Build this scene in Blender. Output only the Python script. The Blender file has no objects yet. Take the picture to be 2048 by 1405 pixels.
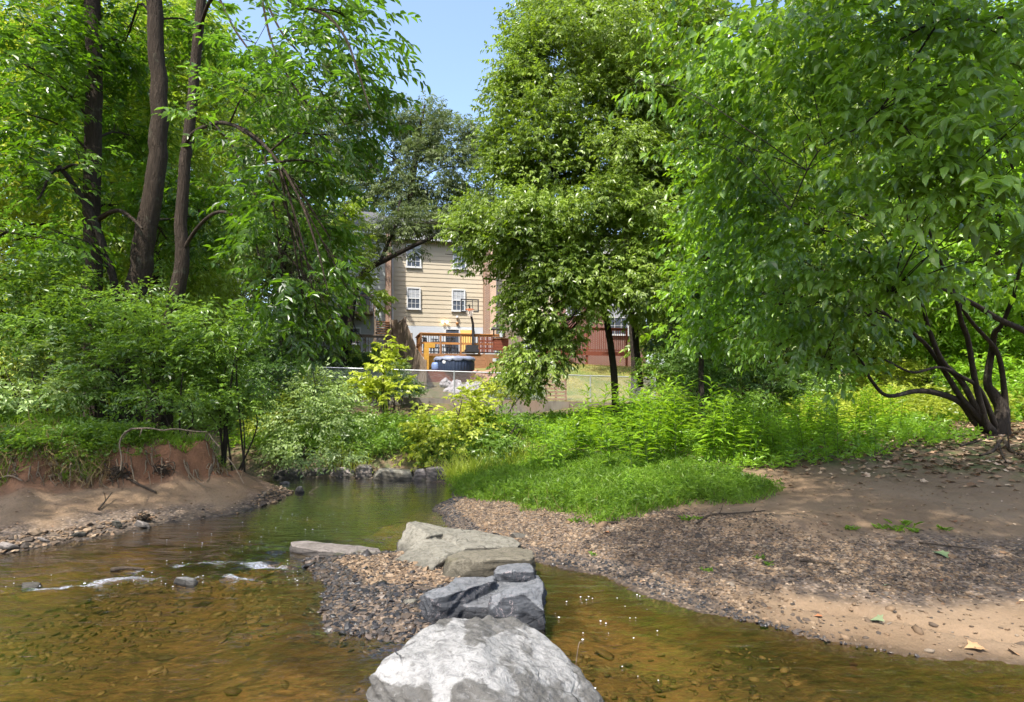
import bpy, bmesh, math, random
import numpy as np
from mathutils import Vector, Matrix

random.seed(7)
RNG = np.random.default_rng(11)
SC = bpy.context.scene
COL = SC.collection
SUN_AZ_DEG, EXPOSURE = -148.0, 1.45
F, U0, VH, CAMH = 1200.0, 1024.0, 780.0, 1.6     # focal length (px), principal column, horizon row, eye height


def P(u, v, d):
    """world point at depth d seen at photo pixel (u, v)"""
    return np.array([(u - U0) / F * d, d, CAMH - (v - VH) / F * d])


# ------------------------------------------------------------------ noise
def _hash(ix, iy, iz, s):
    h = (ix.astype(np.int64) * 374761393 + iy.astype(np.int64) * 668265263 + iz.astype(np.int64) * 2147483647 + s * 1274126177) & 0xFFFFFFFF
    h = ((h ^ (h >> 13)) * 1274126177) & 0xFFFFFFFF
    h = (h ^ (h >> 16)) & 0xFFFFFFFF
    return h / 4294967295.0


def vnoise(p, s=0):
    p = np.asarray(p, float)
    i = np.floor(p)
    f = p - i
    f = f * f * f * (f * (f * 6 - 15) + 10)
    ix, iy, iz = i[..., 0], i[..., 1], i[..., 2]
    r = 0
    for dx in (0, 1):
        wx = f[..., 0] if dx else 1 - f[..., 0]
        for dy in (0, 1):
            wy = f[..., 1] if dy else 1 - f[..., 1]
            for dz in (0, 1):
                wz = f[..., 2] if dz else 1 - f[..., 2]
                r = r + wx * wy * wz * _hash(ix + dx, iy + dy, iz + dz, s)
    return r * 2 - 1


def fbm(p, octv=4, s=0, gain=0.5):
    p = np.asarray(p, float)
    a, t, n = 1.0, 0, 0
    for k in range(octv):
        t = t + a * vnoise(p * (2.03 ** k) + 17.3 * k, s + k)
        n += a
        a *= gain
    return t / n


def xyz(x, y, z=0.0):
    x, y, z = np.broadcast_arrays(np.asarray(x, float), np.asarray(y, float), np.asarray(z, float))
    return np.stack([x, y, z], -1)


def sstep(a, b, x):
    t = np.clip((np.asarray(x, float) - a) / (b - a), 0, 1)
    return t * t * (3 - 2 * t)


def unit(a):
    a = np.asarray(a, float)
    return a / np.maximum(np.linalg.norm(a, axis=-1, keepdims=True), 1e-9)


# ------------------------------------------------------------------ meshes and objects
def mesh_np(name, V, loops, starts, mat, attrs=None, smooth=False, vcol=None):
    me = bpy.data.meshes.new(name)
    V = np.asarray(V, np.float32).reshape(-1, 3)
    loops = np.asarray(loops, np.int32).ravel()
    starts = np.asarray(starts, np.int32).ravel()
    me.vertices.add(len(V))
    me.vertices.foreach_set('co', V.ravel())
    me.loops.add(len(loops))
    me.loops.foreach_set('vertex_index', loops)
    me.polygons.add(len(starts))
    me.polygons.foreach_set('loop_start', starts)
    me.polygons.foreach_set('use_smooth', np.full(len(starts), bool(smooth)))
    me.update(calc_edges=True)
    for k, a in (attrs or {}).items():
        at = me.attributes.new(k, 'FLOAT', 'POINT')
        at.data.foreach_set('value', np.asarray(a, np.float32).ravel())
    for k, a in (vcol or {}).items():
        at = me.color_attributes.new(k, 'FLOAT_COLOR', 'POINT')
        at.data.foreach_set('color', np.asarray(a, np.float32).ravel())
    if mat:
        me.materials.append(mat)
    return me


def link(name, me, parent=None, loc=None):
    o = bpy.data.objects.new(name, me)
    COL.objects.link(o)
    if parent is not None:
        o.parent = parent
    if loc is not None:
        o.location = Vector([float(c) for c in loc])
    return o


def tag(o, label=None, cat=None, group=None, kind=None):
    if label:
        o['label'] = label
    if cat:
        o['category'] = cat
    if group:
        o['group'] = group
    if kind:
        o['kind'] = kind
    return o


def thing(name, label, cat, loc=(0, 0, 0), rz=0.0, group=None):
    o = bpy.data.objects.new(name, None)
    COL.objects.link(o)
    o.location = Vector([float(c) for c in loc])
    o.rotation_euler = (0, 0, rz)
    o.empty_display_size = 0.2
    return tag(o, label, cat, group)


def dup(o, parent=None, top=True):
    c = o.copy()
    COL.objects.link(c)
    if parent is not None:
        c.parent = parent
    for ch in list(o.children):
        dup(ch, c, False)
    return c


class MB:
    """collects polygons, builds ONE mesh object"""

    def __init__(self):
        self.V, self.Fc, self.n = [], [], 0

    def add(self, verts, faces):
        self.V.extend([tuple(map(float, v)) for v in verts])
        self.Fc.extend([tuple(i + self.n for i in f) for f in faces])
        self.n += len(verts)
        return self

    def box(self, x0, x1, y0, y1, z0, z1, M=None):
        vs = [(x, y, z) for x in (x0, x1) for y in (y0, y1) for z in (z0, z1)]
        if M is not None:
            vs = [tuple(M @ Vector(v)) for v in vs]
        return self.add(vs, [(0, 1, 3, 2), (4, 6, 7, 5), (0, 4, 5, 1), (2, 3, 7, 6), (0, 2, 6, 4), (1, 5, 7, 3)])

    def bar(self, a, b, w, h=None, up=(0, 0, 1)):
        """box bar from a to b, section w x h"""
        a, b = Vector([float(c) for c in a]), Vector([float(c) for c in b])
        h = w if h is None else h
        t = (b - a).normalized()
        u_ = Vector(up)
        s = t.cross(u_)
        if s.length < 1e-4:
            s = t.cross(Vector((1, 0, 0)))
        s.normalize()
        q = s.cross(t)
        vs = []
        for p in (a, b):
            for i, j in ((-1, -1), (1, -1), (1, 1), (-1, 1)):
                vs.append(tuple(p + s * (i * w / 2) + q * (j * h / 2)))
        return self.add(vs, [(3, 2, 1, 0), (4, 5, 6, 7), (0, 1, 5, 4), (1, 2, 6, 5), (2, 3, 7, 6), (3, 0, 4, 7)])

    def tube(self, pts, rad, sides=8, cap=True):
        V, Fq = tube_np(pts, rad, sides)
        n = len(pts)
        fs = [tuple(f) for f in Fq]
        if cap:
            fs.append(tuple(range(sides))[::-1])
            fs.append(tuple(range((n - 1) * sides, n * sides)))
        return self.add(V, fs)

    def lathe(self, prof, sides=16, c=(0, 0, 0)):
        vs = []
        for r, z in prof:
            for k in range(sides):
                a = 2 * math.pi * k / sides
                vs.append((c[0] + r * math.cos(a), c[1] + r * math.sin(a), c[2] + z))
        fs = []
        for i in range(len(prof) - 1):
            for k in range(sides):
                k2 = (k + 1) % sides
                fs.append((i * sides + k, i * sides + k2, (i + 1) * sides + k2, (i + 1) * sides + k))
        fs.append(tuple(range(sides))[::-1])
        fs.append(tuple(range((len(prof) - 1) * sides, len(prof) * sides)))
        return self.add(vs, fs)

    def mesh(self, name, mat, smooth=False):
        loops = [i for f in self.Fc for i in f]
        starts = np.cumsum([0] + [len(f) for f in self.Fc])[:-1]
        return mesh_np(name, np.array(self.V), loops, starts, mat, smooth=smooth)

    def build(self, name, mat, parent=None, smooth=False, loc=None):
        return link(name, self.mesh(name, mat, smooth), parent, loc)


def smooth_path(pts, n):
    """Catmull-Rom resample of a polyline (last column may hold radii)"""
    p = np.asarray(pts, float)
    if len(p) < 3:
        t = np.linspace(0, 1, n)[:, None]
        return p[0] * (1 - t) + p[-1] * t
    q = np.vstack([2 * p[0] - p[1], p, 2 * p[-1] - p[-2]])
    seg = len(p) - 1
    out = []
    for t in np.linspace(0, seg, n):
        i = min(int(t), seg - 1)
        f = t - i
        a, b, c, d = q[i], q[i + 1], q[i + 2], q[i + 3]
        out.append(0.5 * ((2 * b) + (-a + c) * f + (2 * a - 5 * b + 4 * c - d) * f * f + (-a + 3 * b - 3 * c + d) * f ** 3))
    return np.array(out)


def tube_np(pts, rad, sides=6):
    pts = np.asarray(pts, float)
    n = len(pts)
    rad = np.broadcast_to(np.asarray(rad, float), (n,))
    t = unit(np.gradient(pts, axis=0))
    ref = np.array([0.31, 0.17, 0.93]) if abs(t[0, 2]) < 0.9 else np.array([0.95, 0.2, 0.1])
    a = unit(np.cross(t, ref))
    b = np.cross(t, a)
    ang = np.linspace(0, 2 * np.pi, sides, endpoint=False)
    V = pts[:, None] + rad[:, None, None] * (np.cos(ang)[None, :, None] * a[:, None] + np.sin(ang)[None, :, None] * b[:, None])
    i = np.arange(n - 1)[:, None] * sides
    k = np.arange(sides)[None]
    k2 = (k + 1) % sides
    Fq = np.stack([i + k, i + k2, i + sides + k2, i + sides + k], -1).reshape(-1, 4)
    return V.reshape(-1, 3), Fq


class Tubes:
    def __init__(self):
        self.V, self.Fq, self.n = [], [], 0

    def add(self, pts, rad, sides=6):
        V, Fq = tube_np(pts, rad, sides)
        self.V.append(V)
        self.Fq.append(Fq + self.n)
        self.n += len(V)

    def mesh(self, name, mat, smooth=True):
        V = np.vstack(self.V)
        Fq = np.vstack(self.Fq)
        return mesh_np(name, V, Fq.ravel(), np.arange(len(Fq)) * 4, mat, smooth=smooth)


# ------------------------------------------------------------------ leaves
LEAF_LO = (np.array([[0, 0, 0], [.42, .5, .10], [1, 0, -.10], [.42, -.5, .10]]), [(0, 2, 1), (0, 3, 2)])
LEAF_MD = (np.array([[0, 0, 0], [.25, .40, .07], [.62, .38, .05], [1, 0, -.14], [.62, -.38, .05], [.25, -.40, .07]]),
           [(0, 3, 2, 1), (0, 5, 4, 3)])
LEAF_HI = (np.array([[0, 0, 0], [.22, .36, .05], [.38, .50, .05], [.68, .34, -.03], [1, 0, -.22], [.68, -.34, -.03], [.38, -.5, .05], [.22, -.36, .05],
                     [.34, 0, -.01], [.68, 0, -.08]]),
           [(0, 8, 2, 1), (8, 9, 3, 2), (9, 4, 3), (0, 7, 6, 8), (8, 6, 5, 9), (9, 5, 4)])
BLADE = (np.array([[0, .5, 0], [0, -.5, 0], [.5, -.42, .05], [.5, .42, .05], [1, 0, -.12]]), [(0, 1, 2, 3), (3, 2, 4)])
LOBED = (np.array([[0, 0, .02], [.10, .30, .06], [.0, .50, .10], [.30, .40, .08], [.52, .56, .12], [.66, .24, .03], [1, 0, -.10],
                   [.66, -.24, .04], [.50, -.58, .14], [.30, -.40, .06], [.0, -.46, .06], [.10, -.30, .04]]),
         [(0, 6, 5, 3), (0, 3, 1), (1, 3, 2), (3, 5, 4), (0, 9, 7, 6), (0, 11, 9), (11, 10, 9), (9, 8, 7)])


def leaves_arrays(pos, axis, nrm, length, width, shape):
    T, faces = shape
    axis = unit(axis)
    side = unit(np.cross(nrm, axis))
    up = np.cross(axis, side)
    L = np.broadcast_to(np.asarray(length, float), (len(pos),))
    W = L * width
    V = (pos[:, None] + (T[None, :, 0] * L[:, None])[..., None] * axis[:, None]
         + (T[None, :, 1] * W[:, None])[..., None] * side[:, None]
         + (T[None, :, 2] * L[:, None])[..., None] * up[:, None])
    nv = len(T)
    base = np.arange(len(pos))[:, None] * nv
    loops = np.array([i for f in faces for i in f])
    lens = np.array([len(f) for f in faces])
    LO = (base + loops[None]).ravel()
    st = np.concatenate([[0], np.cumsum(lens)[:-1]])
    ST = (np.arange(len(pos))[:, None] * lens.sum() + st[None]).ravel()
    return V.reshape(-1, 3), LO, ST, nv


def leaves_mesh(name, pos, axis, nrm, length, width, shape, mat, rng, tone=None, smooth=False):
    V, LO, ST, nv = leaves_arrays(pos, axis, nrm, length, width, shape)
    r = rng.random(len(pos))
    t = np.zeros(len(pos)) if tone is None else tone
    return mesh_np(name, V, LO, ST, mat, attrs={'rnd': np.repeat(r, nv), 'tone': np.repeat(t, nv)}, smooth=smooth)


def sprays(C, D, K, twig, leaf, rng, flat=0.6, droop=0.35, spread=0.9):
    """leaves set alternately along N twigs: returns base, axis, normal, size"""
    N = len(C)
    D = unit(D)
    up = unit(np.array([0, 0, 1.0]) + (1 - flat) * rng.normal(0, .6, (N, 3)))
    S = unit(np.cross(up, D))
    Nn = np.cross(D, S)
    t = (np.arange(K) + rng.random((N, K)) * .6) / K
    tl = twig * (0.7 + 0.6 * rng.random((N, 1)))
    pos = C[:, None] + (t * tl)[..., None] * D[:, None] + (-(t * tl) ** 2 * 0.35)[..., None] * np.array([0, 0, 1.0])
    sg = np.where((np.arange(K) % 2 == 0)[None], 1.0, -1.0) * (0.6 + .6 * rng.random((N, K)))
    ax = D[:, None] * (0.55 + .3 * rng.random((N, K)))[..., None] + S[:, None] * (sg * spread)[..., None]
    ax = ax + rng.normal(0, .22, (N, K, 3))
    ax[..., 2] -= droop * (0.4 + rng.random((N, K)))
    nn = Nn[:, None] + rng.normal(0, .32, (N, K, 3))
    sz = leaf * (0.42 + .98 * rng.random((N, K)))
    return pos.reshape(-1, 3), ax.reshape(-1, 3), nn.reshape(-1, 3), sz.ravel()


def blob_points(c, r, n, rng, shell=0.55, noise_s=0, gap=0.0, fs=0.9):
    """points in an ellipsoid, denser to its outside, thinned where a 3D noise is low (gaps)"""
    out = []
    tot = 0
    while tot < n:
        d = unit(rng.normal(0, 1, (n * 2, 3)))
        rad = rng.random(n * 2) ** shell
        p = c + d * rad[:, None] * r
        k = fbm(p * fs, 2, noise_s) > gap - 0.15 + 0.25 * rng.random(n * 2) - .12
        p = p[k]
        out.append(p)
        tot += len(p)
        if len(p) < n * .02:
            gap -= .25
    return np.vstack(out)[:n]


# ------------------------------------------------------------------ materials
class NT:
    def __init__(self, name):
        self.m = bpy.data.materials.new(name)
        self.m.use_nodes = True
        self.t = self.m.node_tree
        self.t.nodes.clear()
        self.out = self.t.nodes.new('ShaderNodeOutputMaterial')

    def n(self, typ, ins=None, **kw):
        nd = self.t.nodes.new(typ)
        for k, v in kw.items():
            setattr(nd, k, v)
        for k, v in (ins or {}).items():
            s = nd.inputs[k]
            if isinstance(v, bpy.types.NodeSocket):
                self.t.links.new(v, s)
            elif isinstance(v, bpy.types.Node):
                self.t.links.new(v.outputs[0], s)
            else:
                s.default_value = v
        return nd

    def noise(self, scale, detail=4, rough=.55, vec=None, dist=0.0):
        nd = self.n('ShaderNodeTexNoise', {'Scale': scale, 'Detail': detail, 'Roughness': rough, 'Distortion': dist})
        if vec is not None:
            self.t.links.new(vec, nd.inputs['Vector'])
        return nd.outputs['Fac']

    def ramp(self, fac, stops, interp='LINEAR'):
        nd = self.n('ShaderNodeValToRGB', {'Fac': fac})
        nd.color_ramp.interpolation = interp
        el = nd.color_ramp.elements
        while len(el) < len(stops):
            el.new(0.5)
        for e, (p, c) in zip(el, stops):
            e.position = p
            e.color = (c, c, c, 1) if isinstance(c, (int, float)) else (*c, 1)
        return nd.outputs['Color']

    def mix(self, f, a, b, mode='MIX'):
        nd = self.n('ShaderNodeMix', data_type='RGBA', blend_type=mode)
        for k, v in ((0, f), (6, a), (7, b)):
            s = nd.inputs[k]
            if isinstance(v, bpy.types.NodeSocket):
                self.t.links.new(v, s)
            elif isinstance(v, (int, float)):
                s.default_value = v if k == 0 else (v, v, v, 1)
            else:
                s.default_value = (*v, 1)
        return nd.outputs[2]

    def math(self, op, a, b=0.0, c=0.0):
        nd = self.n('ShaderNodeMath', operation=op)
        for k, v in enumerate((a, b, c)):
            if isinstance(v, bpy.types.NodeSocket):
                self.t.links.new(v, nd.inputs[k])
            else:
                nd.inputs[k].default_value = v
        return nd.outputs[0]

    def attr(self, name, out='Fac'):
        return self.n('ShaderNodeAttribute', attribute_name=name).outputs[out]

    def coord(self, which='Object'):
        return self.n('ShaderNodeTexCoord').outputs[which]

    def mapping(self, vec, scale=(1, 1, 1), rot=(0, 0, 0)):
        return self.n('ShaderNodeMapping', {'Vector': vec, 'Scale': scale, 'Rotation': rot}).outputs[0]

    def bump(self, h, strength=.5, dist=.02, normal=None):
        ins = {'Height': h, 'Strength': strength, 'Distance': dist}
        if normal is not None:
            ins['Normal'] = normal
        return self.n('ShaderNodeBump', ins).outputs[0]

    def pbr(self, color, rough=.8, spec=.3, normal=None, metallic=0.0, **kw):
        ins = {'Roughness': rough, 'Specular IOR Level': spec, 'Metallic': metallic}
        ins['Base Color'] = color if isinstance(color, bpy.types.NodeSocket) else (*color, 1)
        if normal is not None:
            ins['Normal'] = normal
        ins.update(kw)
        return self.n('ShaderNodeBsdfPrincipled', ins).outputs[0]

    def done(self, sh):
        self.t.links.new(sh, self.out.inputs['Surface'])
        return self.m


def leaf_mat(name, dark, light, trans, tfac=.42, rough=.42, spec=.45, bright=1.0):
    m = NT(name)
    r = m.attr('rnd')
    tn = m.attr('tone')
    c = m.mix(r, dark, light)
    c = m.mix(m.math('MULTIPLY', tn, .85), c, tuple(min(1, a * 1.9 + b) for a, b in zip(light, (.03, .03, 0))))
    tc = m.mix(r, tuple(.75 * a for a in trans), tuple(min(1, 1.2 * a) for a in trans))
    tc = m.mix(m.math('MULTIPLY', tn, .7), tc, tuple(min(1, a * 1.4 + .03) for a in trans))
    s1 = m.pbr(c, rough, spec)
    s2 = m.n('ShaderNodeBsdfTranslucent', {'Color': tc}).outputs[0]
    sh = m.n('ShaderNodeMixShader', {0: tfac, 1: s1, 2: s2}).outputs[0]
    return m.done(sh)


LM = {}
LM['maple'] = leaf_mat('leaf_maple', (.042, .084, .012), (.165, .225, .042), (.29, .43, .016), .38, .34, .55)
LM['big'] = leaf_mat('leaf_big', (.045, .095, .016), (.115, .20, .032), (.27, .46, .014), .46, .32, .7)
LM['ash'] = leaf_mat('leaf_ash', (.020, .054, .007), (.064, .122, .013), (.15, .31, .006), .44, .34, .6)
LM['silver'] = leaf_mat('leaf_silver', (.085, .14, .04), (.26, .34, .13), (.32, .44, .05), .34, .36, .5)
LM['oak'] = leaf_mat('leaf_oak', (.055, .080, .032), (.11, .142, .055), (.18, .25, .035), .33, .45, .4)
LM['shrub'] = leaf_mat('leaf_shrub', (.040, .090, .016), (.125, .205, .036), (.24, .40, .02), .40, .36, .5)
LM['yellow'] = leaf_mat('leaf_yellow', (.16, .22, .018), (.38, .42, .06), (.46, .54, .03), .46, .38, .5)
LM['weed'] = leaf_mat('leaf_weed', (.055, .14, .010), (.18, .31, .025), (.34, .54, .014), .46, .36, .6)
LM['grass'] = leaf_mat('leaf_grass', (.05, .115, .012), (.155, .25, .026), (.27, .43, .024), .45, .45, .4)
LM['wood'] = leaf_mat('leaf_far', (.080, .120, .016), (.18, .25, .035), (.31, .43, .018), .42)
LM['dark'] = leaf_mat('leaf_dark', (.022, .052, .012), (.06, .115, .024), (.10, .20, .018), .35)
LM['straw'] = leaf_mat('leaf_straw', (.16, .11, .05), (.34, .25, .12), (.3, .22, .1), .3, .8, .15)
LM['drygrass'] = leaf_mat('leaf_drygrass', (.22, .21, .05), (.42, .38, .13), (.4, .38, .1), .3, .8, .15)


def bark_mat(name, a, b, scale=1.0):
    m = NT(name)
    co = m.coord('Object')
    mp = m.mapping(co, (9 * scale, 9 * scale, 1.6 * scale))
    n1 = m.noise(3.2, 6, .65, mp, .6)
    n2 = m.noise(.9, 3, .5, co)
    c = m.mix(n1, tuple(.45 * x for x in a), b)
    c = m.mix(m.ramp(n2, [(.45, 0), (.65, 1)]), c, a)
    lichen = m.ramp(m.noise(5, 4, .6, co), [(.60, 0), (.72, 1)])
    c = m.mix(m.math('MULTIPLY', lichen, .35), c, (.16, .17, .12))
    bp = m.bump(m.ramp(n1, [(.35, 0), (.6, 1)]), .9, .03 / scale)
    return m.done(m.pbr(c, .92, .15, bp))


M = {}
M['bark'] = bark_mat('bark_brown', (.048, .035, .026), (.088, .066, .048))
M['bark_grey'] = bark_mat('bark_grey', (.062, .052, .043), (.115, .10, .084), 1.3)
M['bark_dark'] = bark_mat('bark_dark', (.036, .028, .022), (.07, .056, .045), 1.2)


def plain(name, col, rough=.7, spec=.3, var=.18, scale=6.0, metallic=0.0, bump=.0, grain=None):
    m = NT(name)
    co = m.coord('Object')
    if grain:
        co = m.mapping(co, grain)
    n = m.noise(scale, 5, .6, co)
    c = m.mix(n, tuple(x * (1 - var * 1.6) for x in col), tuple(min(1, x * (1 + var * 1.4)) for x in col))
    nb = m.bump(n, bump, .01) if bump else None
    return m.done(m.pbr(c, rough, spec, nb, metallic))


M['siding_beige'] = plain('siding_beige', (.50, .435, .33), .6, .3, .05, 2.0)
M['siding_grey'] = plain('siding_grey', (.40, .43, .42), .6, .3, .05, 2.0)
M['white'] = plain('painted_white', (.62, .63, .64), .5, .35, .05, 3)
M['foundation'] = plain('foundation_paint', (.50, .535, .58), .7, .25, .06, 2)
M['shingle'] = plain('roof_shingle', (.10, .10, .105), .9, .15, .3, 9, bump=.5)
M['wood_grey'] = plain('weathered_wood', (.23, .175, .13), .85, .15, .35, 4, bump=.2, grain=(6, 6, .8))
M['wood_brown'] = plain('brown_wood', (.30, .16, .085), .75, .2, .3, 4, bump=.2, grain=(1, 1, 6))
M['wood_orange'] = plain('orange_wood', (.46, .21, .07), .7, .2, .25, 4, grain=(1, 1, 6))
M['wood_yellow'] = plain('yellow_timber', (.55, .30, .055), .7, .2, .2, 4, grain=(.8, .8, 6))
M['wood_red'] = plain('red_stain', (.20, .062, .038), .7, .2, .25, 4, grain=(1, 1, 6))
M['dark'] = plain('dark_metal', (.035, .035, .04), .5, .4, .2, 6)
M['galv'] = plain('galvanised_wire', (.52, .54, .56), .4, .5, .1, 9, metallic=.6)
M['tub'] = plain('tub_vinyl', (.030, .045, .085), .45, .45, .2, 5)
M['tub_cover'] = plain('tub_cover', (.20, .23, .31), .4, .5, .3, 11, bump=.5)
M['blue'] = plain('blue_plastic', (.16, .23, .42), .45, .4, .1, 4)
M['orange'] = plain('rim_orange', (.62, .17, .06), .5, .4, .1, 4)
M['net'] = plain('net_cord', (.75, .68, .62), .8, .2, .05, 4)
M['stone_grey'] = plain('stone_grey', (.34, .32, .34), .85, .2, .4, 5, bump=.6)
M['furniture'] = plain('furniture_dark', (.05, .045, .045), .6, .3, .2, 5)
M['copper_red'] = plain('fieldstone_red', (.34, .20, .14), .85, .2, .3, 5, bump=.5)


def glass_mat(name, tint):
    m = NT(name)
    n = m.noise(1.3, 2, .5, m.coord('Object'))
    c = m.mix(n, tuple(.6 * t for t in tint), tint)
    return m.done(m.pbr(c, .06, .6))


M['pane'] = glass_mat('window_pane', (.10, .12, .16))
M['pane_blind'] = glass_mat('window_blind', (.48, .50, .54))


def lit(name, col, s):
    m = NT(name)
    return m.done(m.n('ShaderNodeEmission', {'Color': (*col, 1), 'Strength': s}).outputs[0])


M['lamp_glow'] = lit('lamp_glow', (1, .72, .36), 3.0)
M['room_glow'] = lit('room_glow', (1, .58, .18), .55)


def brick_mat(name, a, b, mort):
    m = NT(name)
    co = m.coord('Object')
    mp = m.mapping(co, (1, 1, 1), (math.pi / 2, 0, 0))
    br = m.n('ShaderNodeTexBrick', {'Vector': mp, 'Color1': (*a, 1), 'Color2': (*b, 1), 'Mortar': (*mort, 1), 'Scale': 1.0,
                                    'Mortar Size': .012, 'Brick Width': .22, 'Row Height': .075})
    return m.done(m.pbr(br.outputs['Color'], .9, .15))


M['brick_brown'] = brick_mat('brick_brown', (.27, .15, .10), (.33, .19, .12), (.36, .31, .27))
M['brick_peach'] = brick_mat('brick_peach', (.50, .33, .22), (.56, .38, .26), (.6, .5, .42))
M['brick_red'] = brick_mat('brick_red', (.20, .075, .055), (.24, .095, .07), (.26, .22, .2))


def concrete():
    m = NT('concrete_wall')
    co = m.coord('Object')
    n1 = m.noise(1.2, 6, .65, co)
    st = m.noise(2.2, 4, .6, m.mapping(co, (2.2, 2.2, .35)))
    c = m.mix(n1, (.155, .142, .122), (.25, .23, .20))
    c = m.mix(m.ramp(st, [(.48, 0), (.66, .8)]), c, (.13, .112, .095))
    c = m.mix(m.ramp(m.noise(.45, 3, .5, co), [(.5, 0), (.62, .7)]), c, (.24, .165, .125))
    return m.done(m.pbr(c, .9, .2, m.bump(m.noise(22, 5, .6, co), .25, .01)))


M['concrete'] = concrete()


def ground_mat():
    m = NT('ground_soil')
    co = m.coord('Object')
    k = m.n('ShaderNodeAttribute', attribute_name='mask').outputs['Color']
    sep = m.n('ShaderNodeSeparateColor', {'Color': k})
    sand, clay, grass = sep.outputs[0], sep.outputs[1], sep.outputs[2]
    wet = m.attr('wet')
    bed = m.attr('bed')
    lawn = m.attr('lawn')
    nf = m.noise(38, 6, .7, co)
    nm = m.noise(5, 5, .6, co)
    nl = m.noise(1.1, 3, .5, co)
    vor = m.n('ShaderNodeTexVoronoi', {'Vector': co, 'Scale': 34.0, 'Randomness': 1.0})
    vord = vor.outputs['Distance']
    vr = m.n('ShaderNodeSeparateColor', {'Color': vor.outputs['Color']}).outputs[0]
    peb = m.ramp(vr, [(.0, (.04, .036, .035)), (.3, (.12, .085, .06)), (.55, (.19, .14, .10)), (.8, (.28, .21, .155)), (1, (.10, .082, .075))])
    gravel = m.mix(m.ramp(vord, [(.3, 0), (.62, .75)]), peb, (.09, .068, .05))
    sandc = m.mix(nf, (.105, .066, .036), (.215, .148, .090))
    sandc = m.mix(m.ramp(nm, [(.42, 0), (.7, .55)]), sandc, (.20, .13, .08))
    sandc = m.mix(m.math('MULTIPLY', m.ramp(nl, [(.45, 0), (.65, 1)]), .5), sandc, (.235, .168, .108))
    c = m.mix(sand, gravel, sandc)
    clayc = m.mix(nm, (.115, .058, .034), (.25, .12, .062))
    clayc = m.mix(m.ramp(nf, [(.4, 0), (.75, .5)]), clayc, (.075, .042, .026))
    c = m.mix(clay, c, clayc)
    litter = m.mix(nf, (.07, .045, .026), (.20, .14, .085))
    litter = m.mix(m.ramp(nm, [(.42, 0), (.6, .8)]), litter, (.055, .085, .022))
    c = m.mix(grass, c, litter)
    lawnc = m.mix(m.noise(9, 6, .7, co), (.15, .145, .04), (.30, .26, .10))
    lawnc = m.mix(m.ramp(m.noise(.7, 3, .6, co), [(.42, 0), (.6, .75)]), lawnc, (.09, .15, .03))
    c = m.mix(lawn, c, lawnc)
    # stream bed: ochre gravel, leaves and darker stones; stretched noise also paints ripple refraction
    v2 = m.n('ShaderNodeTexVoronoi', {'Vector': m.mapping(co, (1, 1.35, 1)), 'Scale': 8.5})
    v2r = m.n('ShaderNodeSeparateColor', {'Color': v2.outputs['Color']}).outputs[0]
    bedc = m.mix(m.noise(14, 6, .72, m.mapping(co, (.8, 1.6, 1)), .9), (.07, .042, .017), (.36, .225, .09))
    st = m.ramp(v2r, [(.0, (.045, .04, .022)), (.4, (.15, .095, .038)), (.7, (.24, .165, .075)), (1, (.085, .078, .046))])
    bedc = m.mix(m.math('MULTIPLY', m.ramp(v2.outputs['Distance'], [(.25, 1), (.6, 0)]), m.ramp(m.noise(.8, 3, .5, co), [(.36, .15), (.6, .85)])), bedc, st)
    bedc = m.mix(m.ramp(m.noise(.9, 4, .6, co, .8), [(.48, 0), (.66, .75)]), bedc, (.045, .046, .018))
    bedc = m.mix(m.math('MULTIPLY', m.attr('deep'), .8), bedc, (.045, .036, .016))
    bedc = m.mix(m.ramp(m.noise(7, 6, .7, m.mapping(co, (.6, 1.8, 1), (0, 0, .2)), 1.5), [(.47, 0), (.62, .8)]), bedc, (.028, .023, .010))
    bedc = m.mix(m.ramp(m.noise(19, 4, .7, m.mapping(co, (.7, 1.6, 1)), .8), [(.56, 0), (.68, .8)]), bedc, (.34, .23, .10))
    c = m.mix(bed, c, bedc)
    wt = m.mix(wet, 1.0, .42)
    c = m.mix(1.0, c, wt, 'MULTIPLY')
    h = m.math('ADD', m.math('MULTIPLY', vord, -.5), nf)
    rough = m.math('SUBTRACT', .95, m.math('MULTIPLY', wet, .55))
    nb = m.bump(h, .55, .018)
    return m.done(m.pbr(c, rough, .25, nb))


M['ground'] = ground_mat()


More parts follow.
